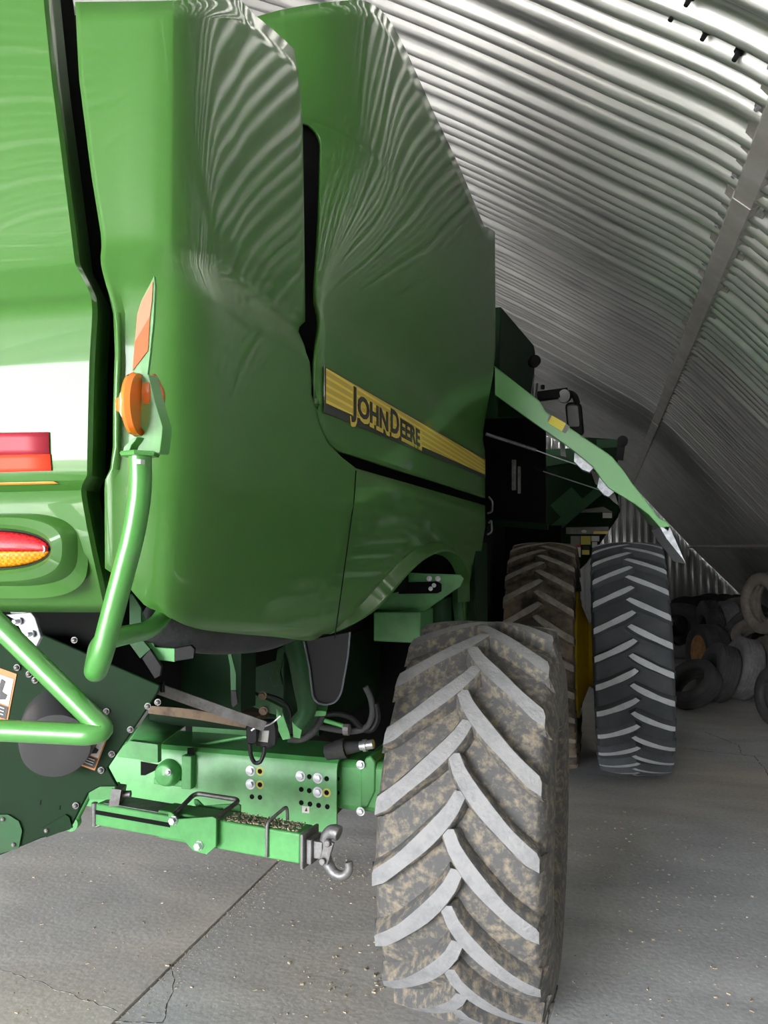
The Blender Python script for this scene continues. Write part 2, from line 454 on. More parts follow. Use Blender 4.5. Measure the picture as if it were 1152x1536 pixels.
# floor: concrete slabs with an open joint
J0 = at(165, 1540, Z=0); J1 = at(430, 1280, Z=0)
jd = (J1 - J0).normalized(); jn = Vector((jd.y, -jd.x, 0))
sub = MB(); sub.box((-4.1, 7.5, -0.10), (17.2, 31.4, 0.10)); 
so = structure(sub.build('floor', 'joint'))
def halfplane(poly, p, n, keep):
    out = []
    for i in range(len(poly)):
        a, c = poly[i], poly[(i + 1) % len(poly)]
        da, dc = (a - p).dot(n) * keep, (c - p).dot(n) * keep
        if da >= 0: out.append(a)
        if da * dc < 0: out.append(a + (c - a) * (da / (da - dc)))
    return out
R4 = [Vector((-12.5, YF, 0)), Vector((4.4, YF, 0)), Vector((4.4, YB, 0)), Vector((-12.5, YB, 0))]
for keep in (1, -1):
    poly = halfplane(R4, J0 + jn * (0.007 * keep), jn, keep)
    # long cross joints far off
    fb = MB(); fb.prism([p + Vector((0, 0, -0.05)) for p in poly], (0, 0, 0.05))
    fb.build('slab', 'concrete', so, bevel=0.004)
def crack(pixels, w, seed):
    rnd = random.Random(seed); P = [at(x, y, Z=0.0005) for x, y in pixels]
    Q = []
    for a, c in zip(P, P[1:]):
        n = max(2, int((c - a).length / 0.035))
        for k in range(n):
            Q.append(a.lerp(c, k / n) + Vector((rnd.uniform(-1, 1), rnd.uniform(-1, 1), 0)) * 0.008)
    Q.append(P[-1]); cb = MB(); L, Rr = [], []
    for i, q in enumerate(Q):
        t = (Q[min(i + 1, len(Q) - 1)] - Q[max(i - 1, 0)]).normalized(); nn = Vector((t.y, -t.x, 0)); ww = w * rnd.uniform(0.35, 1)
        L.append(q + nn * ww); Rr.append(q - nn * ww)
    cb.grid([L, Rr]); cb.build('crack', 'crack', so, recalc=False, solid=0.001)
crack([(256, 1448), (262, 1478), (250, 1505), (246, 1534), (170, 1532)], 0.004, 1)
crack([(-5, 1452), (60, 1474), (130, 1500), (176, 1518)], 0.0022, 2)
crack([(1058, 1098), (1108, 1118), (1112, 1132), (1130, 1134), (1145, 1150), (1156, 1168)], 0.006, 3)
crack([(1026, 1122), (1070, 1128), (1122, 1133)], 0.005, 4)
crack([(1122, 1133), (1160, 1136)], 0.005, 5)
g = MB(); g.box((-4, -28.05, -0.06), (60, 40, 0.1)); structure(g.build('ground', 'gravel'))

# scattered chaff on the floor and grit: uncountable
ch = MB(); rnd = random.Random(3)
def speck(c, s, bb=ch):
    a = rnd.uniform(0, PI); R = Matrix.Rotation(a, 3, 'Z') @ Matrix.Rotation(rnd.uniform(-.4, .4), 3, 'X')
    bb.box(c, (s * rnd.uniform(0.8, 2.2), s * rnd.uniform(0.5, 1), s * rnd.uniform(0.4, 0.9)), R)
for _ in range(420):
    px, py = rnd.uniform(20, 1150), rnd.uniform(1230, 1536)
    p = at(px, py, Z=0.002); speck(p, rnd.uniform(0.002, 0.006) * (1 + 0.15 * p.y))
for _ in range(130):
    px, py = rnd.gauss(510, 35), rnd.gauss(1305, 14)
    p = at(px, py, Z=0.003); speck(p, rnd.uniform(0.003, 0.008))
for (x0, y0, sx, sy, n) in ((1100, 1052, 30, 5, 60), (960, 1300, 70, 50, 60), (540, 1460, 60, 30, 40)):
    for _ in range(n):
        p = at(rnd.gauss(x0, sx), rnd.gauss(y0, sy), Z=0.003); speck(p, rnd.uniform(0.004, 0.011))
for _ in range(700):
    t = rnd.uniform(0, 1); p = J0.lerp(J1, t) + jn * (rnd.uniform(-1, 1) ** 2 * 0.12 + 0.006) + Vector((0, 0, 0.001)); speck(p, rnd.uniform(0.001, 0.004))
o = ch.build('chaff', 'grit'); o['kind'] = 'stuff'; tag(o, 'pale grain chaff and grit scattered over the concrete floor', 'chaff')

# ================================================================== THE COMBINE
root = thing('combine_harvester', 'large green combine harvester with yellow stripe on its side parked in the arched metal shed', 'combine harvester', (-1.9, 4.5, 0))
SX = -0.72      # plane of the right side

def inset(z):   # how far the skin lies inside the reference outline
    return interp([(1.60, 0.085), (1.72, 0.06), (1.9, 0.025), (2.02, 0.006), (2.05, 0.0), (2.065, 0.0), (2.2, 0.0), (2.40, 0.0), (2.42, 0.004), (2.50, 0.040), (2.52, 0.045), (2.6, 0.045), (3.3, 0.055)], z)
# left edge of the side skin (beside the rear hood): picture x as the height goes
def A_left(z):
    py = interp([(1.7, 905), (2.03, 737), (2.07, 712), (2.36, 450), (2.47, 372), (2.95, 3)][::1], z)
    px = interp([(1.66, 215), (1.74, 196), (1.84, 176), (1.95, 163), (2.03, 156), (2.055, 158), (2.08, 176), (2.30, 181), (2.37, 172), (2.47, 142), (2.7, 118), (2.95, 98), (3.2, 86)], z)
    return at(px, py, Y=1.2).x
def outline_A(z, n, yend):
    x0 = A_left(z)
    ctrl = [(x0, 1.20), (lerp(x0, -0.85, 0.55), 1.208), (-0.85, 1.214), (-0.80, 1.229), (-0.757, 1.260), (-0.730, 1.335), (-0.7225, 1.48), (SX, 1.85)]
    s = spline(ctrl, 200)
    if yend > 1.85: s += [Vector((SX, lerp(1.85, yend, k / 40))) for k in range(1, 41)]
    else: s = [p for p in s if p.y <= yend]
    # resample by arc length
    L = [0]
    for a, c in zip(s, s[1:]): L.append(L[-1] + (c - a).length)
    out = []; j = 0; ins = inset(z)
    for k in range(n):
        t = L[-1] * k / (n - 1)
        while j < len(L) - 2 and L[j + 1] < t: j += 1
        f = (t - L[j]) / (L[j + 1] - L[j] + 1e-12)
        p = s[j].lerp(s[j + 1], max(0, min(1, f))); tg = (s[min(j + 1, len(s) - 1)] - s[max(j - 1, 0)]).normalized()
        nn = Vector((-tg.y, tg.x))     # towards the inside
        out.append(Vector((p.x + nn.x * ins, p.y + nn.y * ins)))
    return out
A_top = [(100, 3), (250, 1), (345, -4), (380, 22), (420, 55), (452, 86), (466, 100), (474, 118), (482, 180)]
A_bot = [(150, 850), (178, 872), (205, 908), (240, 921), (285, 933), (330, 945), (390, 952), (450, 957), (490, 962), (506, 961), (518, 952)]
ARCH = [(518, 952), (530, 941), (548, 920), (566, 896), (584, 870), (602, 846), (622, 826), (645, 815), (662, 815), (678, 822), (692, 838), (703, 862), (711, 895), (715, 940)]
def yend_A(z):
    # upper front edge of the rear side skin, then the rounded corner into the lower gap
    px = interp([(2.165, 534), (2.185, 512), (2.21, 492), (2.25, 480), (2.32, 470), (2.42, 464), (2.49, 467), (2.53, 481), (3.0, 479), (3.15, 470), (3.25, 467)], z)
    return at(px, 600, X=SX).y
ZG = 2.165
def fair(t, n=90): return [(p.x, p.y) for p in spline(t, n)]
A_top = fair(A_top); A_bot = fair(A_bot)
NU = 70
rows = []
zu = [ZG, 2.175, 2.185, 2.197, 2.21, 2.23, 2.25, 2.28, 2.32, 2.36, 2.40, 2.42, 2.44, 2.46, 2.48, 2.50, 2.515, 2.53, 2.56, 2.62, 2.7, 2.8, 2.9, 3.0, 3.1, 1.0]
upper = []
for fz in [2.165, 2.175, 2.185, 2.197, 2.21, 2.23, 2.25, 2.28, 2.32, 2.36, 2.40, 2.42, 2.44, 2.46, 2.48, 2.50, 2.515, 2.53]:
    upper.append([(p.x, p.y, fz) for p in outline_A(fz, NU, yend_A(fz))])
for k in range(1, 13):
    f = k / 12; row = []
    base = outline_A(2.53 + f * 0.62, NU, yend_A(2.53 + f * 0.62))
    for p in base:
        px, _ = proj((p.x, p.y, 2.8)); zt = z_at(p.x, p.y, interp(A_top, px))
        row.append((p.x, p.y, lerp(2.53, zt, f)))
    upper.append(row)
side = MB(); side.grid(upper)
# lower part runs forward over the rear wheel
NF = 110; yF = at(728, 800, X=SX).y
y0 = yend_A(ZG); lower = []
zrow = [2.165, 2.11, 2.07, 2.05, 2.035]
arch3 = [at(x, y, X=SX - 0.02) for x, y in ARCH]
archYZ = [(p.y, p.z) for p in arch3]
def zbot_side(Y): return interp(archYZ, Y)
def zbot(px, X, Y):
    if Y >= archYZ[0][0]: return zbot_side(Y)
    return z_at(X, Y, interp(A_bot, px))
def lower_row(zf):
    """zf<0: fraction below the crease"""
    row = []
    z = zf if zf > 0 else 2.035
    for part in (0, 1):
        if part == 0: base = outline_A(z, NU, y0)
        else: base = [Vector((SX - inset(z), lerp(y0, yF, k / NF))) for k in range(1, NF + 1)]
        row += [(p, z) for p in base]
    if zf > 0:
        zz = [(q, ZG + (0.02 * max(0, (q[0].y - y0) / (yF - y0)) if zf == ZG else (z - ZG))) for q in row]
        return [(q[0].x, q[0].y, (z + 0.02 * max(0, (q[0].y - y0) / (yF - y0)) if zf == ZG else z)) for q in row]
    f = -zf; out = []
    bases = {}
    for j, (p, _) in enumerate(row):
        px, _y = proj((p.x, p.y, 1.85)); zb = zbot(px, p.x, p.y)
        zt = 2.035; z = lerp(zt, zb, f); extra = inset(z) - inset(2.035)
        if j < NU:
            a = row[max(j - 1, 0)][0]; c = row[min(j + 1, len(row) - 1)][0]; tg = (c - a).normalized(); nn = Vector((-tg.y, tg.x))
        else: nn = Vector((-1, 0))
        out.append((p.x + nn.x * extra, p.y + nn.y * extra, z))
    return out
for z in zrow: lower.append(lower_row(z))
for k in range(1, 11): lower.append(lower_row(-k / 10))
side.grid(lower)
o_side = side.build('side_panel', 'green', root, sharp=22, recalc=True, solid=0.010)
import bmesh
def weld(o, d=0.0006):
    bm = bmesh.new(); bm.from_mesh(o.data); bmesh.ops.remove_doubles(bm, verts=bm.verts[:], dist=d)
    bmesh.ops.recalc_face_normals(bm, faces=bm.faces[:]); bm.to_mesh(o.data); bm.free()
    o.data.update(); o.data.set_sharp_from_angle(angle=math.radians(22))
def orient_out(o, probe):
    """flip the sheet if its normals do not look towards the probe point"""
    me = o.data; s = 0
    for p in me.polygons:
        s += (Vector(probe) - (p.center + WL[o.name])).normalized().dot(p.normal) * p.area
    if s < 0: me.flip_normals()
weld(o_side); orient_out(o_side, (1.5, 0, 2.3))
o_side['label'] = 'glossy green lower side panel wrapping round the rear corner'
# vertical panel seam under the crease
b = MB(); p1 = at(534, 706, X=SX + 0.001); p2 = at(531, 750, X=SX + 0.001); b.bar(p1, p2, 0.002, 0.003, up=(1, 0, 0)); 
p3 = at(502, 958, X=SX - 0.035); b.bar(p2, p3, 0.002, 0.003, up=(1, 0, 0)); b.build('seam', 'recess_shade', o_side)
# flared lip round the wheel arch
lip = MB(); rr = []
for off in ((-0.002, 0.002), (0.036, -0.030), (0.036, -0.040), (-0.03, -0.05)):
    row = []
    for i, (yy, zz) in enumerate(archYZ[:-1]):
        a, c = archYZ[max(i - 1, 0)], archYZ[min(i + 1, len(archYZ) - 1)]
        t = Vector((c[0] - a[0], c[1] - a[1])).normalized(); n = Vector((-t.y, t.x))
        f = smooth((i + 0.3) / 4); row.append((SX - inset(zz) + off[0] * f, yy + n.x * off[1] * f, zz + n.y * off[1] * f))
    rr.append(row)
rr = [spline(r, 60) for r in rr]
lip.grid(rr); ol = lip.build('arch_lip', 'green', o_side, sharp=25)

# ---- rear hood
def hoodY(X, z):
    return interp([(1.80, 1.27), (1.86, 1.215), (1.93, 1.19), (2.02, 1.182), (2.035, 1.175), (2.05, 1.155), (2.07, 1.147), (2.30, 1.143), (2.365, 1.147), (2.385, 1.155), (2.40, 1.17), (2.46, 1.192), (2.475, 1.198), (3.4, 1.235)], z) + 0.055 * (X + 1.9) ** 2 - 0.01
def H_right(z):
    px = interp([(1.80, 172), (1.86, 163), (1.95, 148), (2.02, 138), (2.04, 137), (2.06, 146), (2.25, 149), (2.36, 154), (2.40, 152), (2.475, 128), (2.6, 117), (2.9, 90), (3.4, 60)], z)
    py = proj((-0.95, 1.18, z))[1]
    p = at(px, py, Y=1.2)
    for _ in range(5): p = at(px, py, Y=hoodY(p.x, z) + 0.03)
    return p.x
hood = MB(); rows = []
zs = [1.80, 1.82, 1.84, 1.87, 1.92, 1.97, 2.01, 2.025, 2.035, 2.045, 2.052, 2.06, 2.07, 2.10, 2.18, 2.26, 2.32, 2.35, 2.365, 2.375, 2.385, 2.395, 2.41, 2.43, 2.45, 2.462, 2.47, 2.478, 2.55, 2.7, 2.85, 3.0, 3.2, 3.4]
for z in zs:
    xr = H_right(z); row = []
    for k in range(41):
        X = lerp(-2.86, xr, k / 40)
        zz = z + (0.012 * (X + 1.0) if z < 1.9 else 0)
        row.append((X, hoodY(X, z), zz + (-0.010 * (xr - X) if 2.0 < z < 2.5 else 0)))
    row.append((xr + 0.004, row[-1][1] + 0.010, row[-1][2])); row.append((xr - 0.004, row[-1][1] + 0.05, row[-1][2]))
    rows.append(row)
hood.grid(rows); o_hood = hood.build('rear_hood', 'green', root, sharp=24, solid=0.006); orient_out(o_hood, (-1.5, -2, 2.3))
# black strip added behind the hood-side gap, its shade put into the colour
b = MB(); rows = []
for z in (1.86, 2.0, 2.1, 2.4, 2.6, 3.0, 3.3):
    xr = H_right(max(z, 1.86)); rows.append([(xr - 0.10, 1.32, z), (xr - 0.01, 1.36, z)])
b.grid(rows); b.build('gap_backing', 'recess_shade', root, solid=0.01)
# left side and roof of the body so it is a closed machine
b = MB(); b.box((-2.83, 3.2, 2.5), (0.05, 3.9, 1.5)); b.build('left_side_panel', 'green', root, bevel=0.01)
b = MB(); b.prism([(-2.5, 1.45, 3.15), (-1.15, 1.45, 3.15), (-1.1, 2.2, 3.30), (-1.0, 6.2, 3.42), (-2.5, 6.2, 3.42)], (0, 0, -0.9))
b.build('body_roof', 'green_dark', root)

# reflective tape, amber strip
def hood_patch(pix, name, m, parent, off=0.003, n=8):
    rows = []
    (x0, y0), (x1, y1), (x2, y2), (x3, y3) = pix     # tl tr br bl
    for i in range(5):
        f = i / 4; row = []
        for k in range(n + 1):
            g = k / n
            px = lerp(lerp(x0, x1, g), lerp(x3, x2, g), f); py = lerp(lerp(y0, y1, g), lerp(y3, y2, g), f)
            p = at(px, py, Y=1.2)
            for _ in range(4): p = at(px, py, Y=hoodY(p.x, p.z + (0.010 * (H_right(2.2) - p.x) if 2.0 < p.z < 2.5 else 0)) - off)
            row.append(p)
        rows.append(row)
    q = MB(); q.grid(rows); return q.build(name, m, parent, recalc=False, solid=0.001, soffset=1)
hood_patch([(-260, 652), (73, 648), (74, 681), (-260, 687)], 'reflective_tape', 'maroon_tape', o_hood)
hood_patch([(-260, 688), (75, 681), (77, 706), (-260, 717)], 'reflective_tape', 'red_tape', o_hood)
hood_patch([(-200, 728), (80, 722.5), (88, 726), (-200, 733)], 'amber_strip', 'amber_tape', o_hood, off=0.004)

# tail light in its pod
TL = at(-22, 824, Y=1.17)
def sup(cx, cz, a, h, e, n=64):
    out = []
    for k in range(n):
        t = 2 * PI * k / n; c, s_ = math.cos(t), math.sin(t)
        out.append((cx + a * math.copysign(abs(c) ** (2 / e), c), cz + h * math.copysign(abs(s_) ** (2 / e), s_)))
    return out
def pod(parent):
    q = MB(); rings = []
    for (a, h, off, e) in ((0.172, 0.082, 0.0, 3.4), (0.158, 0.070, -0.010, 3.2), (0.150, 0.064, -0.030, 3.0), (0.145, 0.060, -0.036, 2.8), (0.128, 0.047, -0.041, 2.4), (0.122, 0.040, -0.036, 2.2), (0.118, 0.036, -0.028, 2.1)):
        rings.append([(x, hoodY(x, TL.z) + 0.006 + off, z - (0.012 if off == 0 else 0)) for x, z in sup(TL.x, TL.z, a, h, e)])
    rings = [r + [r[0]] for r in rings]
    q.grid(rings); o = q.build('light_pod', 'green', parent, sharp=50); weld(o); return o
pd = pod(root)
def lens(name, m, lo, hi, parent):
    q = MB(); rings = []
    E = sup(TL.x, TL.z, 0.115, 0.034, 2.1, 96)
    yb = hoodY(TL.x, TL.z) - 0.022
    pts = [(x, z) for x, z in E if lo <= (z - TL.z) <= hi]
    xs2 = [TL.x + 0.113 * (k / 20 - 1) for k in range(41)]
    rows = []
    for f in [0, .2, .4, .6, .8, 1]:
        row = []
        for x in xs2:
            hmax = 0.034 * max(0, 1 - abs((x - TL.x) / 0.115) ** 2.1) ** (1 / 2.1)
            a, c = max(lo, -hmax), min(hi, hmax)
            if a > c: a = c = (lo if abs(lo) < abs(hi) else hi) if hmax > 0 else 0
            z = lerp(a, c, f)
            bul = max(0, 1 - ((x - TL.x) / 0.115) ** 2 - (z / 0.036) ** 2)
            row.append((x, yb - 0.016 * math.sqrt(bul) + 0.055 * ((x + 1.9) ** 2 - (TL.x + 1.9) ** 2), TL.z + z))
        rows.append(row)
    q.grid(rows); return q.build(name, m, parent, recalc=False, solid=0.002)
lens('red_lens', 'lens_red', -0.003, 0.034, pd)
lens('amber_lens', 'lens_amber', -0.034, -0.004, pd)
b = MB(); c = TL + Vector((0.102, -0.028, 0.0)); c.y = hoodY(c.x, TL.z) - 0.022
b.lathe([(0, 0.008), (0.006, 0.008), (0.006, 0.004)], c, (0, -1, 0), n=16); b.build('screw', 'dull_steel', pd)
b = MB(); E1 = sup(TL.x, TL.z, 0.119, 0.038, 2.1); E2 = sup(TL.x, TL.z, 0.115, 0.034, 2.1)
rg = [[(x, hoodY(x, TL.z) - 0.024, z) for x, z in E + [E[0]]] for E in (E1, E2)]; b.grid(rg); b.build('light_gasket', 'black', pd, solid=0.004)

# ---- upper side door (carries the stripe)
def outline_B(z, n, yend=4.75):
    g = smooth((z - 2.45) / 0.75)
    low = [(-0.90, 1.885), (-0.80, 1.872), (-0.745, 1.875), (-0.724, 1.90), (SX, 1.97), (SX, 2.4), (SX, 3.4), (SX, yend)]
    high = [(-1.16, 2.02), (-1.00, 2.045), (-0.87, 2.10), (-0.775, 2.20), (-0.705, 2.38), (-0.665, 2.7), (-0.638, 3.5), (-0.622, yend)]
    ctrl = [(lerp(a[0], c[0], g), lerp(a[1], c[1], g)) for a, c in zip(low, high)]
    s = spline(ctrl, 400)
    pxs = interp([(2.40, 470), (2.55, 484), (3.17, 488), (3.20, 483), (3.225, 462), (3.24, 380), (3.6, 380)], z)
    s = [p for p in s if proj((p.x, p.y, z))[0] >= pxs]
    L = [0]
    for a, c in zip(s, s[1:]): L.append(L[-1] + (c - a).length)
    out = []; j = 0
    ins = interp([(2.2, 0), (2.50, 0), (2.53, 0.003), (2.60, 0.022), (2.66, 0.027), (3.5, 0.027)], z)
    # more samples at the rear
    for k in range(n):
        t = L[-1] * (k / (n - 1)) ** 1.5
        while j < len(L) - 2 and L[j + 1] < t: j += 1
        f = (t - L[j]) / (L[j + 1] - L[j] + 1e-12)
        p = s[j].lerp(s[j + 1], max(0, min(1, f))); tg = (s[min(j + 1, len(s) - 1)] - s[max(j - 1, 0)]).normalized()
        out.append(Vector((p.x - tg.y * ins, p.y + tg.x * ins)))
    return out
B_bot = [(440, 590), (474, 600), (477, 612), (481, 632), (487, 648), (499, 668), (512, 677), (528, 682), (600, 706), (660, 725), (726, 747)]
B_top = [(380, 26), (420, 15), (470, 6), (515, 1), (540, 0), (560, 7), (576, 20), (592, 43), (610, 77), (650, 166), (690, 251), (724, 332), (733, 341), (752, 353)]
B_top = fair(B_top); B_bot = fair(B_bot); NB = 90; rows = []
zlist = [2.30, 2.36, 2.42, 2.47, 2.50, 2.53, 2.56, 2.60, 2.65, 2.72, 2.80, 2.9, 3.0, 3.1, 3.17, 3.19, 3.205, 3.22, 3.23, 3.24]
for k in range(6):
    base = outline_B(2.30, NB); row = []
    for p in base:
        px, _ = proj((p.x, p.y, 2.3)); zb = z_at(p.x, p.y, interp(B_bot, px)); row.append((p.x, p.y, lerp(zb, 2.30, k / 6)))
    rows.append(row)
for z in zlist: rows.append([(p.x, p.y, z) for p in outline_B(z, NB)])
for k in range(1, 9):
    base = outline_B(3.24 + 0.3 * k / 8, NB); row = []
    for p in base:
        px, _ = proj((p.x, p.y, 3.4)); zt = max(3.26, z_at(p.x, p.y, interp(B_top, px))); row.append((p.x, p.y, lerp(3.24, zt, k / 8)))
    rows.append(row)
b = MB(); b.grid(rows); o_door = b.build('side_door', 'green', root, sharp=24, solid=0.014); orient_out(o_door, (2, 0, 2.5))
o_door['label'] = 'tall glossy green side door carrying the yellow stripe'
# black sheets behind the gaps round the door, coloured as the shade there
b = MB(); b.box((-0.86, 3.35, 2.30), (0.06, 2.78, 0.42)); b.build('sill_backing', 'recess_shade', root)
b = MB(); b.prism([(-0.80, 2.30, 2.2), (-0.80, 2.30, 3.3), (-1.05, 1.95, 3.3), (-1.05, 1.95, 2.2)], (-0.03, 0.03, 0)); b.build('jamb_backing', 'recess_shade', root)

# stripe decal
DXp = SX + 0.0025
def side_pt(px, py, off=0.0): return at(px, py, X=DXp + off)
def strip(px0, t0, b0, px1, t1, b1, off, name, m, parent):
    a, c = side_pt(px0, t0), side_pt(px0, b0); d, e = side_pt(px1, t1), side_pt(px1, b1)
    q = MB(); q.prism([(DXp + off, a.y, a.z), (DXp + off, d.y, d.z), (DXp + off, e.y, e.z), (DXp + off, a.y, c.z)], (0.0012, 0, 0)); return q.build(name, m, parent)
dec = strip(486, 549, 619, 728, 687.5, 717, 0, 'stripe_decal', 'decal_black', o_door)
yel = strip(488.5, 552.5, 605, 727, 690, 712, 0.0014, 'stripe_decal_yellow', 'stripe', o_door)
yel.name = 'yellow_stripe'; dec.name = 'black_stripe'; WL['yellow_stripe'] = WL['stripe_decal_yellow']; WL['black_stripe'] = WL['stripe_decal']
def letters(txt, y0, z0, size, sx, off, thick, m, name, parent, bold=0.0):
    sx = sx * K
    cu = bpy.data.curves.new('txt', 'FONT'); cu.body = txt; cu.size = size; cu.extrude = thick; cu.offset = bold; cu.resolution_u = 3
    ob = bpy.data.objects.new('txt', cu); bpy.context.scene.collection.objects.link(ob)
    bpy.context.view_layer.update(); dg = bpy.context.evaluated_depsgraph_get()
    me = bpy.data.meshes.new_from_object(ob.evaluated_get(dg)); q = MB()
    w = max(v.co.x for v in me.vertices)
    vs = [Vector((DXp + off + v.co.z, y0 + v.co.x * sx, z0 + v.co.y)) for v in me.vertices]
    q.add(vs, [list(p.vertices) for p in me.polygons])
    bpy.data.objects.remove(ob); bpy.data.curves.remove(cu); bpy.data.meshes.remove(me)
    o = q.build(name, m, parent, sharp=30); return y0 + w * sx
ty = side_pt(527, 600).y; te = side_pt(638, 650).y
zb0 = side_pt(527, 626).z
big, sml = 0.113, 0.089
K = 1.0
def word(m, off, bold, dy, dz, name):
    yy = ty + dy
    slope = 0.014
    for tx, sz, sx, gap in (('J', big, 0.86, 0.012), ('OHN', sml, 1.02, 0.026), ('D', big, 0.88, 0.012), ('EERE', sml, 1.02, 0.0)):
        yy = letters(tx, yy, zb0 + 0.014 + dz + (yy - ty) * slope, sz, sx, off, 0.0006, m, name, o_door, bold) + gap
    return yy
K = 1.62
e0 = word('yellow_film', 0.0035, 0.009, 0.004, -0.007, 'lettering_outline')
word('decal_black', 0.0055, 0.003, 0.0, 0.0, 'lettering')
print('text end', e0, 'wanted', te)

# ---- grain tank / cab side further forward
b = MB(); pts = [(-0.70, 4.85, 2.3), (-0.56, 6.30, 2.3), (-0.555, 6.30, 3.15)]
q0 = at(752, 460, X=-0.655); q1 = at(803, 521, X=-0.56)
b.prism([(-0.66, 4.9, 2.75), (-0.565, 6.3, 2.98), (q1.x, q1.y, q1.z - 0.05), (q1.x - 0.005, q1.y - 0.08, q1.z), (q0.x, q0.y, q0.z)], (-0.25, 0, 0))
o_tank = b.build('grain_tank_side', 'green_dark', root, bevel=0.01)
b = MB(); c = at(799, 545, Y=6.0); b.lathe([(0, 0.03), (0.03, 0.045), (0.09, 0.045), (0.10, 0.03)], c, (0.3, -1, 0), n=20); b.build('work_light', 'black', root)
b = MB(); b.tube([at(801, 562, Y=6.25), at(797, 590, Y=6.25), at(803, 604, Y=6.25), at(806, 575, Y=6.25)], 0.008, fillet=0.02); b.build('grab_handle', 'dull_steel', root)

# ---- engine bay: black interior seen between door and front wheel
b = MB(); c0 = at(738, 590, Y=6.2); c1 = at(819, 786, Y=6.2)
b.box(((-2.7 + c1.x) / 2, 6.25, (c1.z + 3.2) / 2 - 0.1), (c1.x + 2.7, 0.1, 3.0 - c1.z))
b.build('engine_bulkhead', 'recess_shade', root)
b = MB(); b.box((-1.0, 5.5, 2.5), (0.05, 1.5, 1.2)); b.build('engine_shroud', 'recess_shade', root)
b = MB(); a = at(700, 620, Y=5.6); b.box((-1.35, 5.5, 1.75), (0.9, 1.4, 0.6)); b.box((-1.62, 4.4, 2.2), (1.2, 3.2, 1.0)); b.build('engine_block', 'recess_shade', root)
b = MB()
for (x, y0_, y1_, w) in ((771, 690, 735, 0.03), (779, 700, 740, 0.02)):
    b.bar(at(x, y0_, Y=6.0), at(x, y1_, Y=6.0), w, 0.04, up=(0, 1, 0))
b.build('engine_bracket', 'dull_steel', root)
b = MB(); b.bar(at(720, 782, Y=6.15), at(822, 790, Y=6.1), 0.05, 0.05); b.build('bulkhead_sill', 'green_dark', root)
b = MB(); e0_ = at(740, 786, Y=8.2); e1_ = at(842, 786, Y=8.2); b.box(((e1_.x - 2.7) / 2, 8.25, 1.45), (e1_.x + 2.7, 0.1, 1.4)); b.build('front_chassis', 'recess_shade', root)
b = MB()
b.tube([at(733, 745, Y=4.8), at(739, 752, Y=4.8), at(738, 768, Y=4.8), at(731, 770, Y=4.8)], 0.006, fillet=0.02)
b.tube([at(733, 785, Y=4.8), at(737, 780, Y=4.8), at(738, 798, Y=4.8), at(731, 802, Y=4.8)], 0.006, fillet=0.02)
b.build('door_latch', 'dull_steel', root)
# strip below the panel's front edge
b = MB(); p = at(712, 880, X=SX - 0.03); q = at(728, 880, X=SX - 0.03)
b.box((SX - 0.045, (p.y + q.y) / 2 + 0.03, 1.58), (0.04, q.y - p.y + 0.05, 0.75)); b.build('fender_post', 'green_dark', root, bevel=0.005)

# ---- raised service door
DY = 4.9
edge_top = [(742, 549), (775, 575), (797, 592), (809, 601), (817, 615), (825, 622), (852, 640), (888, 664), (913, 681), (919, 686), (934, 704), (949, 726), (968, 750), (988, 776), (1001, 783), (1005, 789), (1002, 797)]
edge_bot = [(989, 790), (973, 772), (952, 756), (934, 745), (913, 732), (903, 720), (888, 699), (864, 679), (845, 665), (800, 634), (742, 592)]
flange = [at(x, y, Y=DY) for x, y in edge_top + edge_bot]
b = MB(); b.prism(flange, (0, 0.03, 0)); o_lift = b.build('raised_door', 'green_door', root, bevel=0.004)
o_lift['label'] = 'pale green side door swung up on gas struts'
top3 = [at(x, y, Y=DY) for x, y in edge_top]
b = MB(); rows = [[p + Vector((0, dy, 0)) for p in top3] for dy in (0.0, 0.3, 0.7, 1.15)]
b.grid(rows); b.build('door_skin', 'green_door', o_lift, solid=0.006, sharp=50)
tip = [at(x, y, Y=DY) for x, y in ((1004, 790), (1029, 846), (1024, 838), (1000, 808), (990, 791))]
b = MB(); b.prism(tip, (0, 0.9, 0)); b.build('door_tip', 'zinc_plate', o_lift)
b = MB(); b.prism([at(x, y, Y=DY - 0.003) for x, y in ((828, 623), (849, 635), (843, 647), (822, 634))], (0, 0.0025, 0)); b.build('yellow_mark', 'bright_yellow', o_lift)
b = MB(); b.prism([at(x, y, Y=DY - 0.003) for x, y in ((849, 635), (855, 640), (848, 650), (843, 647))], (0, 0.0025, 0)); b.build('grey_mark', 'label_grey', o_lift)
b = MB(); b.prism([at(x, y, Y=DY - 0.003) for x, y in ((825, 621.5), (828, 623), (822.5, 633), (821, 630))], (0, 0.0025, 0)); b.build('grey_mark', 'label_grey', o_lift)
def plate(pix, Y, th, name, m, parent, bevel=0.0):
    q = MB(); q.prism([at(x, y, Y=Y) for x, y in pix], (0, th, 0)); return q.build(name, m, parent, bevel=bevel)
plate([(862, 674), (892, 700), (884, 708), (873, 704), (861, 692)], 5.0, 0.1, 'strut_bracket', 'zinc_plate', o_lift)
plate([(899, 715), (921, 738), (913, 745), (906, 742), (896, 731)], 5.3, 0.1, 'strut_bracket', 'zinc_plate', o_lift)
plate([(885, 703), (893, 708), (922, 740), (928, 758), (920, 752), (893, 725)], 5.5, 0.03, 'inner_rail', 'chute', o_lift)
plate([(840, 660), (846, 664), (849, 686), (841, 684)], 5.4, 0.05, 'inner_rail', 'dull_steel', o_lift)
def rod(a, c, r, name, m, parent):
    q = MB(); q.tube([a, c], r, n=10); return q.build(name, m, parent)
s1 = rod(at(729, 651, Y=4.95), at(804, 675, Y=5.1), 0.011, 'gas_strut', 'dull_steel', root)
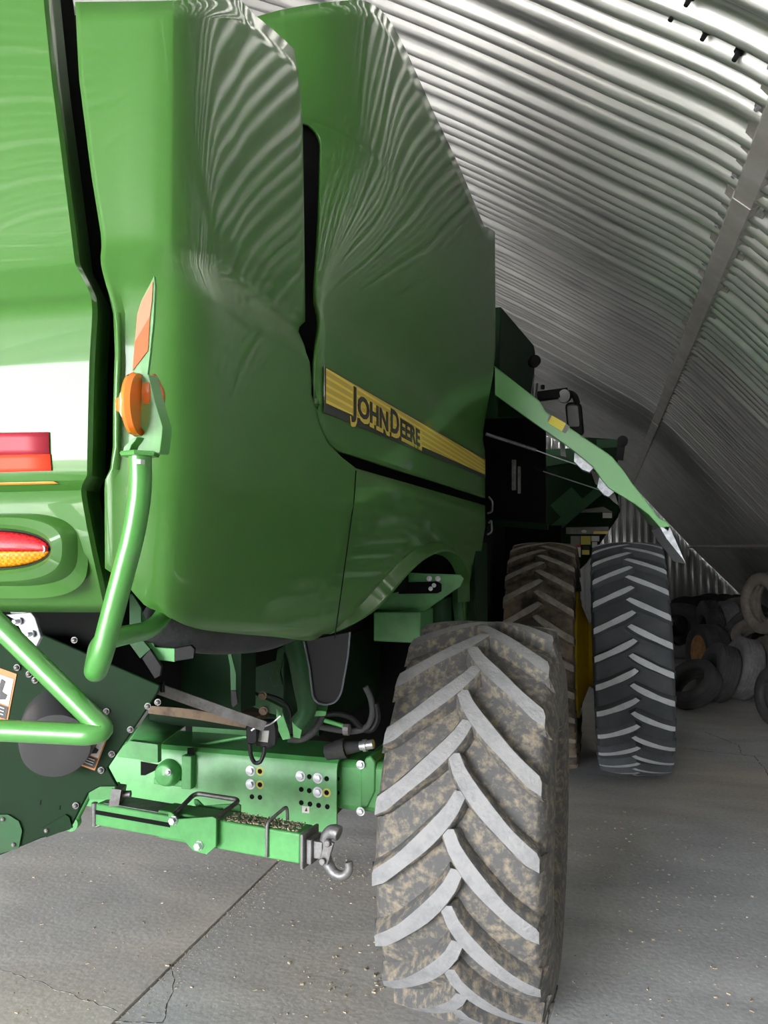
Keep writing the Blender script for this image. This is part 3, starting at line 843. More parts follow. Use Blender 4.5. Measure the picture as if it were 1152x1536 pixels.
rod(at(803, 675, Y=5.1), at(868, 698, Y=5.15), 0.004, 'strut_rod', 'steel', s1)
s2 = rod(at(800, 700, Y=5.8), at(838, 717, Y=5.8), 0.010, 'gas_strut', 'black', root)
rod(at(815, 707, Y=5.7), at(900, 735, Y=5.6), 0.004, 'strut_rod', 'steel', s2)

# ---- cab mirror and lamp
MY = 7.2
b = MB(); b.bar(at(806, 595, Y=MY), at(852, 589, Y=MY), 0.08, 0.085); b.tube([at(848, 588, Y=MY), at(862, 592, Y=MY), at(866, 606, Y=MY)], 0.028, fillet=0.05)
b.lathe([(0, 0.02), (0.04, 0.02)], at(814, 584, Y=MY), (0, 0, 1), n=10)
o_arm = b.build('mirror_arm', 'black', root, bevel=0.008)
c = at(846, 594, Y=MY - 0.05); b = MB(); b.lathe([(0, 0.062), (0.008, 0.058)], c, (-0.55, -1, -0.1), n=24); b.build('lamp_glass', 'lamp_glass', o_arm)
b = MB(); b.lathe([(-0.09, 0.03), (-0.03, 0.062), (-0.002, 0.065)], c, (-0.55, -1, -0.1), n=24); b.build('lamp_housing', 'black', o_arm)
def rrect(x0, y0, x1, y1, r, n=5):
    out = []
    for cx, cy, a0 in ((x1 - r, y0 + r, -90), (x1 - r, y1 - r, 0), (x0 + r, y1 - r, 90), (x0 + r, y0 + r, 180)):
        for k in range(n + 1):
            a = math.radians(a0 + 90 * k / n); out.append((cx + r * math.cos(a), cy + r * math.sin(a)))
    return out
mh = [(x + (y - 602) * 0.09, y) for x, y in rrect(847, 603, 872, 653, 8)]
o_mir = plate(mh, MY, 0.09, 'mirror_housing', 'black', root, bevel=0.012)
plate([(x + (y - 602) * 0.09, y) for x, y in rrect(850, 608, 866, 640, 4)], MY - 0.006, 0.005, 'mirror_glass', 'mirror', o_mir)

# ================================================================== WHEELS
def tractor_tire(c, R, W, rim_r, nl, lug_h, lug_w, drop, curve, axis_tilt, mats, name, parent, yaw=0.0, phase=0.0, sw=0.0):
    """axis along X.  W = tread width, carcass a little wider (sw)"""
    rb = R - lug_h
    q = MB(); H = W / 2
    pr = [(-H * 0.70, rim_r * 0.97), (-H * 0.86, rim_r * 1.0), (-H * 0.98 - sw * 0.5, rim_r * 1.10), (-H - sw, lerp(rim_r, rb, 0.45)), (-H - sw * 0.9, lerp(rim_r, rb, 0.62)), (-H * 1.0 - sw * 0.3, lerp(rim_r, rb, 0.82)), (-H * 0.965, rb - 0.030)]
    crown = []
    for k in range(13):
        t = -0.93 + 1.86 * k / 12
        crown.append((H * t, rb - 0.006 - 0.022 * abs(t) ** 3))
    full = pr + crown + [(-a, r) for a, r in pr[::-1]]
    # inner bead ring closed
    q.lathe(full, (0, 0, 0), (1, 0, 0), n=96, mi=0, closed=True)
    def crown_r(w):
        t = abs(w) / H
        return R - 0.030 * t ** 2.6
    nseg = 12
    for side_ in (-1, 1):
        for i in range(nl):
            ph0 = 2 * PI * (i + (0.5 if side_ > 0 else 0)) / nl + phase
            base = len(q.v); sec = []
            for j in range(nseg + 1):
                s_ = j / nseg
                w = side_ * lerp(-0.02, H, s_)
                d = -drop * (s_ ** curve)
                ph = ph0 + d / R
                # tangent of the bar in (w, arc)
                ds = 1e-3; w2 = side_ * lerp(-0.02, H, s_ + ds); d2 = -drop * ((s_ + ds) ** curve)
                tx, ty_ = (w2 - w), (d2 - d); l_ = math.hypot(tx, ty_); nx, ny = -ty_ / l_, tx / l_
                wid = lug_w * (0.82 + 0.18 * math.sin(PI * min(1, s_ * 1.6)) + 0.22 * s_ ** 2)
                rt = crown_r(w) - (0.004 if j in (0, nseg) else 0)
                rbm = min(rt - 0.01, rb - 0.02 - 0.02 * s_ ** 3)
                prof_ = []
                for (k_, rr_, ex) in ((-1, rbm, 0.012), (-1, rt - 0.007, 0.0), (-1, rt, -0.006), (1, rt, -0.006), (1, rt - 0.007, 0.0), (1, rbm, 0.012)):
                    hw = wid / 2 + ex
                    ww = w + nx * k_ * hw * side_; ar = ny * k_ * hw * side_
                    # keep the cut at the shoulder straight
                    if j == nseg: ww = side_ * (H + (0.006 if rr_ == rbm else 0))
                    a_ = ph + ar / R
                    prof_.append(Vector((ww, rr_ * math.sin(a_), rr_ * math.cos(a_))))
                sec.append(prof_)
            for p_ in sec: q.v += p_
            m_ = 6
            for j in range(nseg):
                for k in range(m_ - 1):
                    a_ = base + j * m_ + k
                    q.f.append([a_, a_ + 1, a_ + m_ + 1, a_ + m_]); q.m.append(1 if k == 2 else 0)
            q.f.append([base + k for k in range(m_)]); q.m.append(0)
            # shoulder end runs down the sidewall
            e = base + nseg * m_
            q.f.append([e + k for k in range(m_)][::-1]); q.m.append(0)
            foot = []
            a_l = sec[-1][0]; a_r = sec[-1][5]
            al = math.atan2(a_l.y, a_l.z); ar_ = math.atan2(a_r.y, a_r.z)
            xx = side_ * (H + sw * 0.35); r3 = lerp(rim_r, rb, 0.80)
            am = (al + ar_) / 2; hw_ = (al - ar_) / 2 * 0.75
            t1 = sec[-1][1]; t4 = sec[-1][4]
            bl = len(q.v)
            q.v += [t1.copy(), t4.copy(), Vector((side_ * (H - 0.05), t4.y * 0.93, t4.z * 0.93)), Vector((side_ * (H - 0.05), t1.y * 0.93, t1.z * 0.93)),
                    Vector((xx + side_ * 0.012, r3 * math.sin(am + hw_), r3 * math.cos(am + hw_))), Vector((xx + side_ * 0.012, r3 * math.sin(am - hw_), r3 * math.cos(am - hw_)))]
            q.f += [[bl, bl + 1, bl + 5, bl + 4], [bl, bl + 4, bl + 3], [bl + 1, bl + 2, bl + 5]]; q.m += [0, 0, 0]
    mx = Matrix.Translation(Vector(c)) @ Matrix.Rotation(yaw, 4, 'Z') @ Matrix.Rotation(axis_tilt, 4, 'Y')
    q.xform(mx)
    return q.build(name, mats, parent, sharp=38, recalc=False), mx
def fix_normals(o):
    bm = bmesh.new(); bm.from_mesh(o.data); bmesh.ops.recalc_face_normals(bm, faces=bm.faces[:]); bm.to_mesh(o.data); bm.free()
    o.data.set_sharp_from_angle(angle=math.radians(38))

# rear steering wheel (nearest)
RC = Vector((-0.515, 3.39, 0.80))
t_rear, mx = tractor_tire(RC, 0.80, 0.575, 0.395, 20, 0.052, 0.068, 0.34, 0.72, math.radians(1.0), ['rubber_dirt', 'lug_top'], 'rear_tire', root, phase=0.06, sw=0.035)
fix_normals(t_rear)
b = MB()
b.lathe([(0.235, 0.405), (0.25, 0.415), (0.258, 0.405), (0.255, 0.385), (0.225, 0.375), (0.19, 0.36), (0.12, 0.355), (0.10, 0.33), (0.11, 0.20), (0.14, 0.16), (0.15, 0.0)], (0, 0, 0), (1, 0, 0), n=72)
b.lathe([(-0.235, 0.405), (-0.25, 0.415), (-0.255, 0.385), (-0.19, 0.36), (0.0, 0.355), (0.05, 0.2), (0.05, 0.0)], (0, 0, 0), (1, 0, 0), n=72)
for k in range(40):
    a = 2 * PI * k / 40
    b.box((0.2562, 0.392 * math.sin(a), 0.392 * math.cos(a)), (0.004, 0.005, 0.018), Matrix.Rotation(-a, 3, 'X'), 1)
b.xform(mx); b.build('rim', ['yellow', 'label_black'], t_rear, sharp=30)
for k in range(10):
    b = MB(); a = 2 * PI * k / 10; b.lathe([(0, 0.016), (0.03, 0.016)], (0.12, 0.19 * math.sin(a), 0.19 * math.cos(a)), (1, 0, 0), n=6)
    b.xform(mx); b.build('wheel_nut', 'dull_steel', t_rear)

# front dual wheels
OC = Vector((0.185, 7.05, 0.985)); IC = Vector((-0.53, 7.05, 0.985))
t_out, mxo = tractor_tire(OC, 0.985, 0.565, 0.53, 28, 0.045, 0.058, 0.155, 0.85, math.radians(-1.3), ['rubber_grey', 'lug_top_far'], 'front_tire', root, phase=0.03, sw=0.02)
fix_normals(t_out)
t_out['label'] = 'outer front tire, dark grey with pale worn lugs'
t_in, mxi = tractor_tire(IC, 0.985, 0.555, 0.53, 28, 0.045, 0.064, 0.19, 0.85, 0.0, ['rubber_brown', 'lug_top_brown'], 'front_tire', root, phase=0.09, sw=0.0)
fix_normals(t_in)
t_in['label'] = 'inner front tire coated in brown dust'
b = MB(); b.lathe([(0.25, 0.54), (0.285, 0.552), (0.292, 0.54), (0.292, 0.51), (0.285, 0.49), (0.36, 0.30), (0.40, 0.20), (0.41, 0.20)], (0, 0, 0), (1, 0, 0), n=72)
b.lathe([(-0.25, 0.54), (-0.262, 0.55), (-0.20, 0.48), (0.1, 0.46), (0.12, 0.2), (0.12, 0)], (0, 0, 0), (1, 0, 0), n=72)
b.xform(mxi); o_rim = b.build('rim', 'yellow', t_in, sharp=30)
b = MB(); b.lathe([(-0.25, 0.54), (-0.262, 0.55), (-0.262, 0.52), (-0.22, 0.50), (-0.20, 0.47), (-0.22, 0.38), (-0.30, 0.30), (-0.36, 0.26)], (0, 0, 0), (1, 0, 0), n=72)
b.lathe([(0.25, 0.54), (0.262, 0.55), (0.20, 0.48), (0.0, 0.46), (-0.1, 0.2), (-0.1, 0)], (0, 0, 0), (1, 0, 0), n=72)
b.xform(mxo); b.build('rim', 'yellow', t_out, sharp=30)
b = MB(); b.lathe([(-0.75, 0.16), (-0.12, 0.16)], OC, (1, 0, 0), n=32); b.lathe([(-2.6, 0.14), (-0.6, 0.14)], OC, (1, 0, 0), n=24); b.build('front_axle', 'green_dull', root)
b = MB(); b.box(at(864, 1015, Y=6.9), (0.02, 0.10, 0.13)); b.build('valve_plate', 'black', root)
b = MB(); b.box((-1.5, 7.3, 1.5), (1.0, 1.2, 1.6)); b.build('drive_housing', 'recess_shade', root)

# ================================================================== REAR AXLE
AY = 3.2
def XZ(px, py, Y=AY): p = at(px, py, Y=Y); return p
ax0, ax1 = at(150, 1160, Y=AY).x, at(505, 1160, Y=AY).x
b = MB()
sec = [(0.0, 0.69), (0.0, 0.725), (0.0, 0.955), (0.012, 0.985), (0.035, 1.0), (0.30, 1.0), (0.30, 0.99), (0.045, 0.99), (0.022, 0.975), (0.012, 0.95), (0.012, 0.69)]
b.prism([(ax0, AY + y_, z_) for y_, z_ in sec], (ax1 - ax0, 0, 0))
b.prism([(-2.75, AY + y_, z_) for y_, z_ in sec], (ax0 + 2.75, 0, 0))
o_ax = b.build('axle_beam', 'green_frame', root, sharp=30)
b = MB(); b.box(((ax0 + ax1) / 2 - 0.3, AY + 0.16, 0.84), (1.7, 0.24, 0.24)); b.build('axle_core', 'green_dull', o_ax)
b = MB(); b.box((ax1 + 0.11, AY + 0.17, 0.875), (0.30, 0.22, 0.22)); b.build('axle_tube', 'green_frame', root, bevel=0.03)
fx = [(520, 1150), (546, 1138), (556, 1133), (563, 1150), (562, 1190), (552, 1210), (541, 1216), (538, 1206), (512, 1200)]
plate([(541, 1150), (549, 1136), (556, 1134), (563, 1143), (562, 1188), (551, 1211), (541, 1216)], AY + 0.05, 0.26, 'hub_flange', 'green_frame', root, bevel=0.006)
def bolt(px, py, Y, parent, r=0.016, name='bolt', m='steel', axis=(0, -1, 0), h=0.016):
    c = at(px, py, Y=Y); q = MB()
    q.lathe([(0, r * 1.35), (h * 0.2, r * 1.35), (h * 0.2, r), (h, r), (h * 1.1, r * 0.5)], c, axis, n=6); q.lathe([(0, r * 1.45), (h * 0.22, r * 1.45)], c, axis, n=20)
    return q.build(name, m, parent)
for (x, y) in ((376, 1156), (376, 1176), (451, 1164), (477, 1167), (477, 1188)): bolt(x, y, AY, o_ax)
def hole(px, py, Y, parent, r=0.011, ring=None):
    c = at(px, py, Y=Y); q = MB()
    q.lathe([(0.0, r), (0.0015, r)], c, (0, -1, 0), n=20); q.build('hole', 'recess_shade', parent)
    if ring:
        q = MB(); q.lathe([(0.0, r * 1.75), (0.001, r * 1.75)], c + Vector((0, 0.0003, 0)), (0, -1, 0), n=24); q.build('washer_mark', ring, parent)
for (x, y, ring) in ((390, 1157, 'label_yellow'), (390, 1177, 'label_yellow'), (378, 1195, None), (390, 1196, None), (464, 1165, None), (490, 1168, None), (452, 1184, None), (464, 1186, None), (490, 1189, 'label_yellow'), (452, 1204, None), (465, 1206, None), (478, 1208, None), (491, 1210, None)):
    hole(x, y, AY, o_ax, ring=ring)
for (x, y) in ((506.5, 1168), (506.5, 1189)): hole(x, y, AY + 0.06, root, r=0.009)
plate([(453, 1209), (464, 1210), (464, 1220), (453, 1219)], AY - 0.002, 0.0015, 'warning_label', 'white_label', o_ax)
plate([(457, 1217), (459.5, 1211), (461, 1217)], AY - 0.004, 0.0015, 'label_symbol', 'label_black', o_ax)
bolt(541, 1147, AY + 0.04, root, 0.013); bolt(541, 1217, AY + 0.03, root, 0.013)
# cut-out and round motor cover on the beam
plate([(211, 1142), (238, 1147), (232, 1156), (218, 1163), (211, 1163)], AY - 0.002, 0.0015, 'cut_out', 'recess_shade', o_ax)
b = MB(); mc = at(255, 1158, Y=AY); b.lathe([(0, 0.062), (0.02, 0.060), (0.045, 0.052), (0.055, 0.045), (0.058, 0.02), (0.062, 0.0)], mc, (0, -1, 0), n=36)
b.box(mc + Vector((0.105, -0.015, 0.015)), (0.05, 0.04, 0.15)); b.box(mc + Vector((0, -0.004, -0.045)), (0.16, 0.012, 0.03))
o_mo = b.build('axle_motor_cover', 'green_frame', root, bevel=0.004)
bolt(253, 1158, AY - 0.058, o_mo, 0.010)
for (x, y) in ((243, 1168), (281, 1172)): bolt(x, y, AY - 0.012, o_mo, 0.007)
plate([(281, 1122), (291, 1121), (291, 1166), (284, 1170), (281, 1160)], AY - 0.003, 0.002, 'slot', 'recess_shade', o_ax)
# lower chassis bracket above the beam
b = MB()
tp = [at(x, y, Y=AY - 0.25) for x, y in ((196, 1113), (236, 1118), (236, 1142), (222, 1141), (212, 1137), (178, 1134), (183, 1124))]
b.prism(tp, (0, 0.02, 0))
b.add([at(196, 1113, Y=AY - 0.25), at(236, 1118, Y=AY - 0.25), at(285, 1082, Y=AY + 0.35), at(222, 1070, Y=AY + 0.35)], [[0, 1, 2, 3]])
b.add([at(180, 1128, Y=AY - 0.25), at(196, 1113, Y=AY - 0.25), at(222, 1070, Y=AY + 0.35)], [[0, 1, 2]])
o_br = b.build('chassis_bracket', 'green_frame', root, recalc=False, solid=0.008)
for (x, y) in ((192, 1125), (226, 1129)): hole(x, y, AY - 0.252, o_br, 0.006)
plate([(288, 1083), (384, 1090), (380, 1105), (300, 1121), (288, 1117)], AY + 0.30, 0.06, 'upper_bracket', 'green_frame', root, 0.004)
b = MB(); b.tube([at(262, 1124, Y=AY + 0.05), at(300, 1118, Y=AY + 0.1), at(345, 1109, Y=AY + 0.1), at(384, 1103, Y=AY + 0.1)], 0.008, fillet=0.1); b.build('cross_rod', 'green_frame', root)
plate([(224, 1056), (300, 1066), (372, 1082), (368, 1092), (300, 1080), (222, 1070)], AY - 0.05, 0.4, 'dusty_tray', 'brown_dirt', root)
# rear axle end hydraulic cylinder
b = MB(); b.tube([at(490, 1128, Y=AY - 0.02), at(520, 1122, Y=AY - 0.02)], 0.035, r2=0.045); b.tube([at(519, 1122, Y=AY - 0.02), at(540, 1119, Y=AY - 0.02)], 0.03, r2=0.022)
o_cy = b.build('cylinder_boot', 'rubber', root)
b = MB(); b.tube([at(536, 1119.5, Y=AY - 0.02), at(560, 1116, Y=AY - 0.02)], 0.02); b.tube([at(545, 1118.5, Y=AY - 0.02), at(550, 1118, Y=AY - 0.02)], 0.026); b.build('cylinder_rod', 'steel', o_cy)

# ================================================================== HITCH BAR
PR = at(460, 1263, D=2.74); PL = at(160, 1213, D=3.10); PL.z = PR.z = 0.872
hd = (PL - PR).normalized(); hr = Vector((hd.y, -hd.x, 0)); 
if hr.y > 0: hr = -hr      # towards the camera
b = MB(); b.bar(PR, PR + hd * 0.62, 0.10, 0.105); o_hb = b.build('hitch_bar', 'green_frame', root, bevel=0.006)
b = MB(); b.bar(PR + hd * 0.36, PL, 0.125, 0.085); o_hs = b.build('hitch_sleeve', 'green_frame', root, bevel=0.006)
b = MB(); b.bar(PR + hd * 0.48 + Vector((0, 0, 0.044)), PL + hd * -0.03 + Vector((0, 0, 0.044)), 0.10, 0.003); b.build('worn_top', 'dull_steel', o_hs)
b = MB(); b.bar(PR + hd * 0.55 + hr * 0.064 + Vector((0, 0, 0.01)), PR + hd * 0.93 + hr * 0.064 + Vector((0, 0, 0.01)), 0.002, 0.016); b.build('slot', 'recess_shade', o_hs)
b = MB(); c = PR - hd * 0.006
b.prism([c + hr * a + Vector((0, 0, z_)) for a, z_ in ((-0.06, -0.065), (0.06, -0.065), (0.06, 0.055), (-0.06, 0.055))], -hd * 0.012); b.build('end_plate', 'dull_steel', o_hb, bevel=0.003)
# clevis plate with bolts
cc = PR + hd * 0.43 + hr * 0.072
b = MB(); pl_ = [(-0.10, 0.07), (-0.085, 0.075), (0.07, 0.045), (0.10, 0.065), (0.115, 0.065), (0.115, 0.05), (0.04, -0.03), (0.0, -0.06), (-0.06, -0.065), (-0.10, -0.03)]
for off in (-0.155, 0.0):
    b = MB(); b.prism([cc + hd * a + hr * off + Vector((0, 0, z_)) for a, z_ in pl_], hr * 0.01)
    o_cl = b.build('clevis_plate', 'green_frame', root, bevel=0.002)
for (a, z_) in ((0.085, 0.04), (-0.03, -0.035)):
    q = MB(); q.lathe([(0, 0.018), (0.004, 0.018), (0.004, 0.014), (0.02, 0.014)], cc + hd * a + hr * 0.01 + Vector((0, 0, z_)), hr, n=6); q.build('bolt', 'steel', o_cl)
b = MB(); b.tube([cc + hd * -0.09 + Vector((0, 0, 0.065)), cc + hd * -0.09 - hr * 0.16 + Vector((0, 0, 0.085)), cc + hd * 0.12 - hr * 0.16 + Vector((0, 0, 0.085)), cc + hd * 0.10 + Vector((0, 0, 0.05))], 0.009, fillet=0.03)
b.build('safety_bail', 'dull_steel', o_cl)
# u-pin through the bar
c = PR + hd * 0.13
b = MB(); b.tube([c + hr * 0.056 + Vector((0, 0, -0.045)), c + hr * 0.056 + Vector((0, 0, 0.075)), c - hr * 0.05 - hd * 0.02 + Vector((0, 0, 0.105)), c - hr * 0.055 - hd * 0.02 + Vector((0, 0, 0.04))], 0.006, fillet=0.02)
b.build('u_pin', 'dull_steel', o_hb)
# pintle hook
hk = PR - hd * 0.02
def H(a, z_, s=0): return hk - hd * a + Vector((0, 0, z_)) + hr * s
b = MB()
b.bar(H(0.0, -0.01), H(0.02, -0.01), 0.08, 0.085)
b.bar(H(0.02, -0.005), H(0.055, -0.005), 0.05, 0.06)
b.tube([H(0.05, 0.0), H(0.06, 0.045), H(0.085, 0.062), H(0.11, 0.055)], 0.02, fillet=0.02, r2=0.026)
b.tube([H(0.045, 0.01), H(0.06, -0.05), H(0.09, -0.088), H(0.13, -0.088), H(0.15, -0.06), H(0.145, -0.035)], 0.021, fillet=0.03, r2=0.014)
b.bar(H(0.06, -0.045, 0.022), H(0.085, 0.035, 0.022), 0.012, 0.035)
b.lathe([(0, 0.012), (0.012, 0.012)], H(0.062, -0.035, 0.03), hr, n=12); b.lathe([(0, 0.012), (0.012, 0.012)], H(0.082, 0.03, 0.03), hr, n=12)
b.build('pintle_hook', 'dull_steel', root, bevel=0.003)
# chaff lying on the bar
b = MB()
for _ in range(260):
    t = rnd.uniform(0.02, 0.33); p = PR + hd * t + hr * rnd.uniform(-0.045, 0.045) + Vector((0, 0, 0.056)); speck(p, rnd.uniform(0.003, 0.006), b)
o = b.build('chaff', 'grit', root); o['kind'] = 'stuff'
# left link arm and pin
P = lambda x, y, D=3.05: at(x, y, D=D)
b = MB(); b.tube([P(110, 1233), P(138, 1178), P(150, 1176)], 0.018, fillet=0.03); b.bar(P(138, 1186), P(176, 1186), 0.06, 0.05); b.lathe([(-0.02, 0.028), (0.02, 0.028)], P(109, 1234), (0.3, -1, 0), n=20)
o_la = b.build('link_arm', 'green_frame', root)
b = MB(); b.bar(P(170, 1192), P(184, 1194), 0.07, 0.07); b.tube([P(142, 1204), P(142, 1238)], 0.012); b.tube([P(166, 1200), P(166, 1232), P(143, 1240), P(141, 1236)], 0.006, fillet=0.03); b.tube([P(176, 1192), P(196, 1191)], 0.014)
b.build('link_pin', 'dull_steel', o_la)

# ================================================================== STRAW SPREADER SIDE
sp_pl = (at(120, 1100, D=1.95), Vector((0.25, -1, 0)))
def SP(x, y, off=0.0): return at(x, y, plane=(sp_pl[0] + sp_pl[1] * off, sp_pl[1]))
def splate(pix, off, th, name, m, parent, bevel=0):
    q = MB(); n = sp_pl[1].normalized(); q.prism([SP(x, y, off) for x, y in pix], -n * th); return q.build(name, m, parent, bevel=bevel)
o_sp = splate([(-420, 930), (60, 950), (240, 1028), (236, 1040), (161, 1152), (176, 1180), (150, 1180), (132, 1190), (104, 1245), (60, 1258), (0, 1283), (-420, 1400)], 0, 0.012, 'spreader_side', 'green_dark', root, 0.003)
splate([(62, 1243), (98, 1222), (104, 1226), (108, 1242), (70, 1256), (63, 1252)], 0.006, 0.006, 'link_plate', 'green_dark', o_sp)
splate([(-30, 1222), (12, 1222), (28, 1232), (33, 1246), (28, 1272), (-30, 1290)], 0.006, 0.006, 'cover_plate', 'green_dull', o_sp)
def sbolt(x, y, r=0.006, off=0.002):
    q = MB(); n = sp_pl[1].normalized(); c = SP(x, y, off)
    q.lathe([(0, r * 1.4), (0.003, r * 1.4), (0.003, r), (0.008, r * 0.9), (0.010, r * 0.4)], c, n, n=12); q.build('bolt', 'dull_steel', o_sp)
for (x, y) in ((26, 1001), (44, 1011), (53, 1020), (160, 1067), (222, 1059), (237, 1053), (196, 1094), (168, 1131), (152, 1155), (71, 1245), (6, 1228), (22, 1266), (114, 1208), (112, 960)): sbolt(x, y)
for (x, y) in ((60, 1204), (89, 1212)): splate([(x, y - 3), (x + 2, y - 4), (x + 1, y + 3), (x - 1, y + 3)], 0.001, 0.001, 'slot', 'recess_shade', o_sp)
b = MB(); n = sp_pl[1].normalized(); c = SP(92, 1092)
axd = (n + Vector((0.35, 0, -0.25))).normalized()
b.lathe([(-0.03, 0.098), (0.02, 0.096), (0.07, 0.088), (0.10, 0.080), (0.105, 0.05), (0.10, 0.0)], c, axd, n=40); b.build('motor_boot', 'boot', root, sharp=50)
# warning labels
def warn(pix, w, h, ang, parent):
    pass
def lab(c, u, v, off, parent, seed):
    """c = centre pixel, u/v = half axes in pixels (vectors)"""
    def R_(a0, b0, a1, b1): return [(c[0] + u[0] * a + v[0] * b_, c[1] + u[1] * a + v[1] * b_) for a, b_ in ((a0, b0), (a1, b0), (a1, b1), (a0, b1))]
    o = splate(R_(-1, -1, 1, 1), off, 0.001, 'warning_label', 'label_orange', parent)
    splate(R_(-0.86, -0.75, 0.86, 0.35), off + 0.0015, 0.001, 'label_panel', 'white_label', parent)
    splate(R_(-0.86, 0.42, 0.86, 0.92), off + 0.0015, 0.001, 'label_text_block', 'label_black', parent)
    for k in range(3): splate(R_(-0.75, 0.50 + 0.13 * k, 0.6, 0.54 + 0.13 * k), off + 0.003, 0.0006, 'label_text_line', 'white_label', parent)
    splate([(c[0] + u[0] * a + v[0] * b_, c[1] + u[1] * a + v[1] * b_) for a, b_ in ((-0.6, 0.2), (-0.4, -0.1), (-0.1, -0.2), (0.0, -0.6), (0.3, -0.55), (0.2, -0.1), (0.6, -0.05), (0.55, 0.15), (0.1, 0.25))], off + 0.003, 0.0006, 'label_figure', 'label_black', parent)
lab((139, 1123), (14, 5), (-11, 28), 0.002, o_sp, 1)
lab((-2, 1040), (20, 7), (-7, 36), 0.002, o_sp, 2)

# ================================================================== HANDRAIL, MARKER, STEP LOOP
D0 = 1.17
b = MB(); b.tube([at(210, 684, D=D0), at(211, 735, D=D0), at(201, 800, D=D0), at(178, 885, D=D0), at(152, 985, D=D0), at(142, 1012, D=D0 + 0.02), at(150, 962, D=D0 + 0.11), at(190, 952, D=D0 + 0.2), at(222, 946, D=D0 + 0.28), at(244, 928, D=D0 + 0.34), at(262, 880, D=D0 + 0.4)], 0.0172, n=24, fillet=0.035)
o_post = b.build('marker_post', 'green_tube', root, sharp=60)
b = MB(); c = at(210, 681, D=D0); b.lathe([(-0.004, 0.028), (0.0, 0.030), (0.003, 0.028)], c, (0, 0, 1), n=6, ref=(1, .3, 0)); b.build('post_flange', 'green_tube', o_post)
b = MB(); b.lathe([(0, 0.007), (0.006, 0.007)], at(211, 690, D=D0 - 0.02), (0, 0, -1), n=6); b.build('flange_bolt', 'steel', o_post)
# bent bracket
mk = (at(215, 600, D=D0), Vector((0.93, -0.37, 0)))   # plate nearly edge on to the viewer
def MK(x, y): return at(x, y, plane=mk)
bk = MB(); bk.prism([at(x, y, D=D0 - 0.0) for x, y in ((190, 680), (198, 662), (206, 659), (212, 655), (217, 648), (210, 640), (213, 560), (223, 562), (232, 600), (244, 640), (243, 654), (240, 678), (238, 680))], (0.004, 0.02, 0))
bk.prism([at(x, y, D=D0 - 0.012) for x, y in ((183, 680), (186, 670), (197, 659), (206, 655), (203, 661), (197, 668), (193, 680))], (0.004, 0.015, 0))
o_bk = bk.build('marker_bracket', 'green_tube', root, bevel=0.0008)
bl = MB(); bl.prism([at(x, y, D=D0) for x, y in ((231, 414), (224, 428), (213, 448), (206, 470), (202, 520), (198, 556), (208, 562), (221, 562), (225, 530), (230, 480), (232.5, 430))], (0.001, 0.004, 0))
o_bl = bl.build('marker_blade', 'green_tube', o_bk)
def bpl(pix, m, name, off):
    q = MB(); q.prism([at(x, y, D=D0 - off) for x, y in pix], (0, -0.0006, 0)); return q.build(name, m, o_bk)
bpl([(229.5, 421), (222, 436), (212.5, 452), (206.5, 471), (202.5, 513), (225, 475), (228, 452)], 'orange_pale', 'reflective_film', 0.0012)
bpl([(202.5, 513), (225, 474), (222, 526), (199, 556)], 'orange_tape', 'reflective_film', 0.0012)
# twin amber lamps, seen side on
ma = Vector((-0.97, -0.26, 0)).normalized()
lc = at(207, 607, D=D0)
b = MB(); b.lathe([(-0.004, 0.047), (0.004, 0.049), (0.006, 0.047), (0.010, 0.046), (0.026, 0.014), (0.028, 0.012), (0.031, 0.011), (0.032, 0.0)], lc, ma, n=40); b.build('amber_lamp', 'amber_glass', o_bk, sharp=35)
b = MB(); b.lathe([(0.0, 0.034), (0.010, 0.034), (0.022, 0.012), (0.024, 0.0)], at(224, 594, D=D0 + 0.03), -ma, n=40); b.build('amber_lamp', 'amber_glass', o_bk, sharp=35)
# loop handle at the lower left
b = MB(); b.tube([at(-180, 790, D=1.25), at(-60, 880, D=1.22), at(-5, 935, D=1.2), at(158, 1096, D=1.17), at(133, 1102, D=1.16), at(-60, 1093, D=1.2), at(-260, 1090, D=1.25)], 0.0165, n=24, fillet=0.022)
b.build('step_rail', 'green_tube', root, sharp=60)
# zinc hinge bracket under the hood
plate([(8, 922), (46, 918), (52, 926), (61, 955), (54, 970), (40, 962), (22, 930)], 1.42, 0.01, 'hinge_bracket', 'zinc_plate', root, 0.002)
for (x, y) in ((28, 932), (47, 951)): bolt(x, y, 1.415, root, 0.006)
b = MB(); b.tube([at(20, 915, Y=1.43), at(44, 915, Y=1.43)], 0.01); b.build('hinge_pin', 'steel', root)

# ================================================================== UNDERBODY
b = MB(); b.box((-2.0, 2.9, 1.66), (1.5, 2.3, 0.35)); b.build('sieve_floor', 'recess_shade', root)
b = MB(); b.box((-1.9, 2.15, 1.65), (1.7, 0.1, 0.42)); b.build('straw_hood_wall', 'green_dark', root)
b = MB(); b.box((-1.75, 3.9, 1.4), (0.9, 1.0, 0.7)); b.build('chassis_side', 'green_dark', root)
b = MB(); b.box((-1.05, 4.45, 1.9), (0.3, 0.05, 0.9)); b.box((-1.8, 4.62, 1.25), (1.8, 0.05, 1.4)); b.build('rear_backing', 'recess_shade', root)  # wide black sheet added as backing, shade under the body painted in
# black rubber boot line under the side panel
b = MB(); b.tube([at(225, 930, D=1.75), at(270, 945, D=1.8), at(330, 952, D=1.9), at(390, 950, D=2.0), at(450, 930, D=2.2), at(470, 915, D=2.4)], 0.05, n=16, fillet=0.1); b.build('rubber_seal', 'rubber', root)
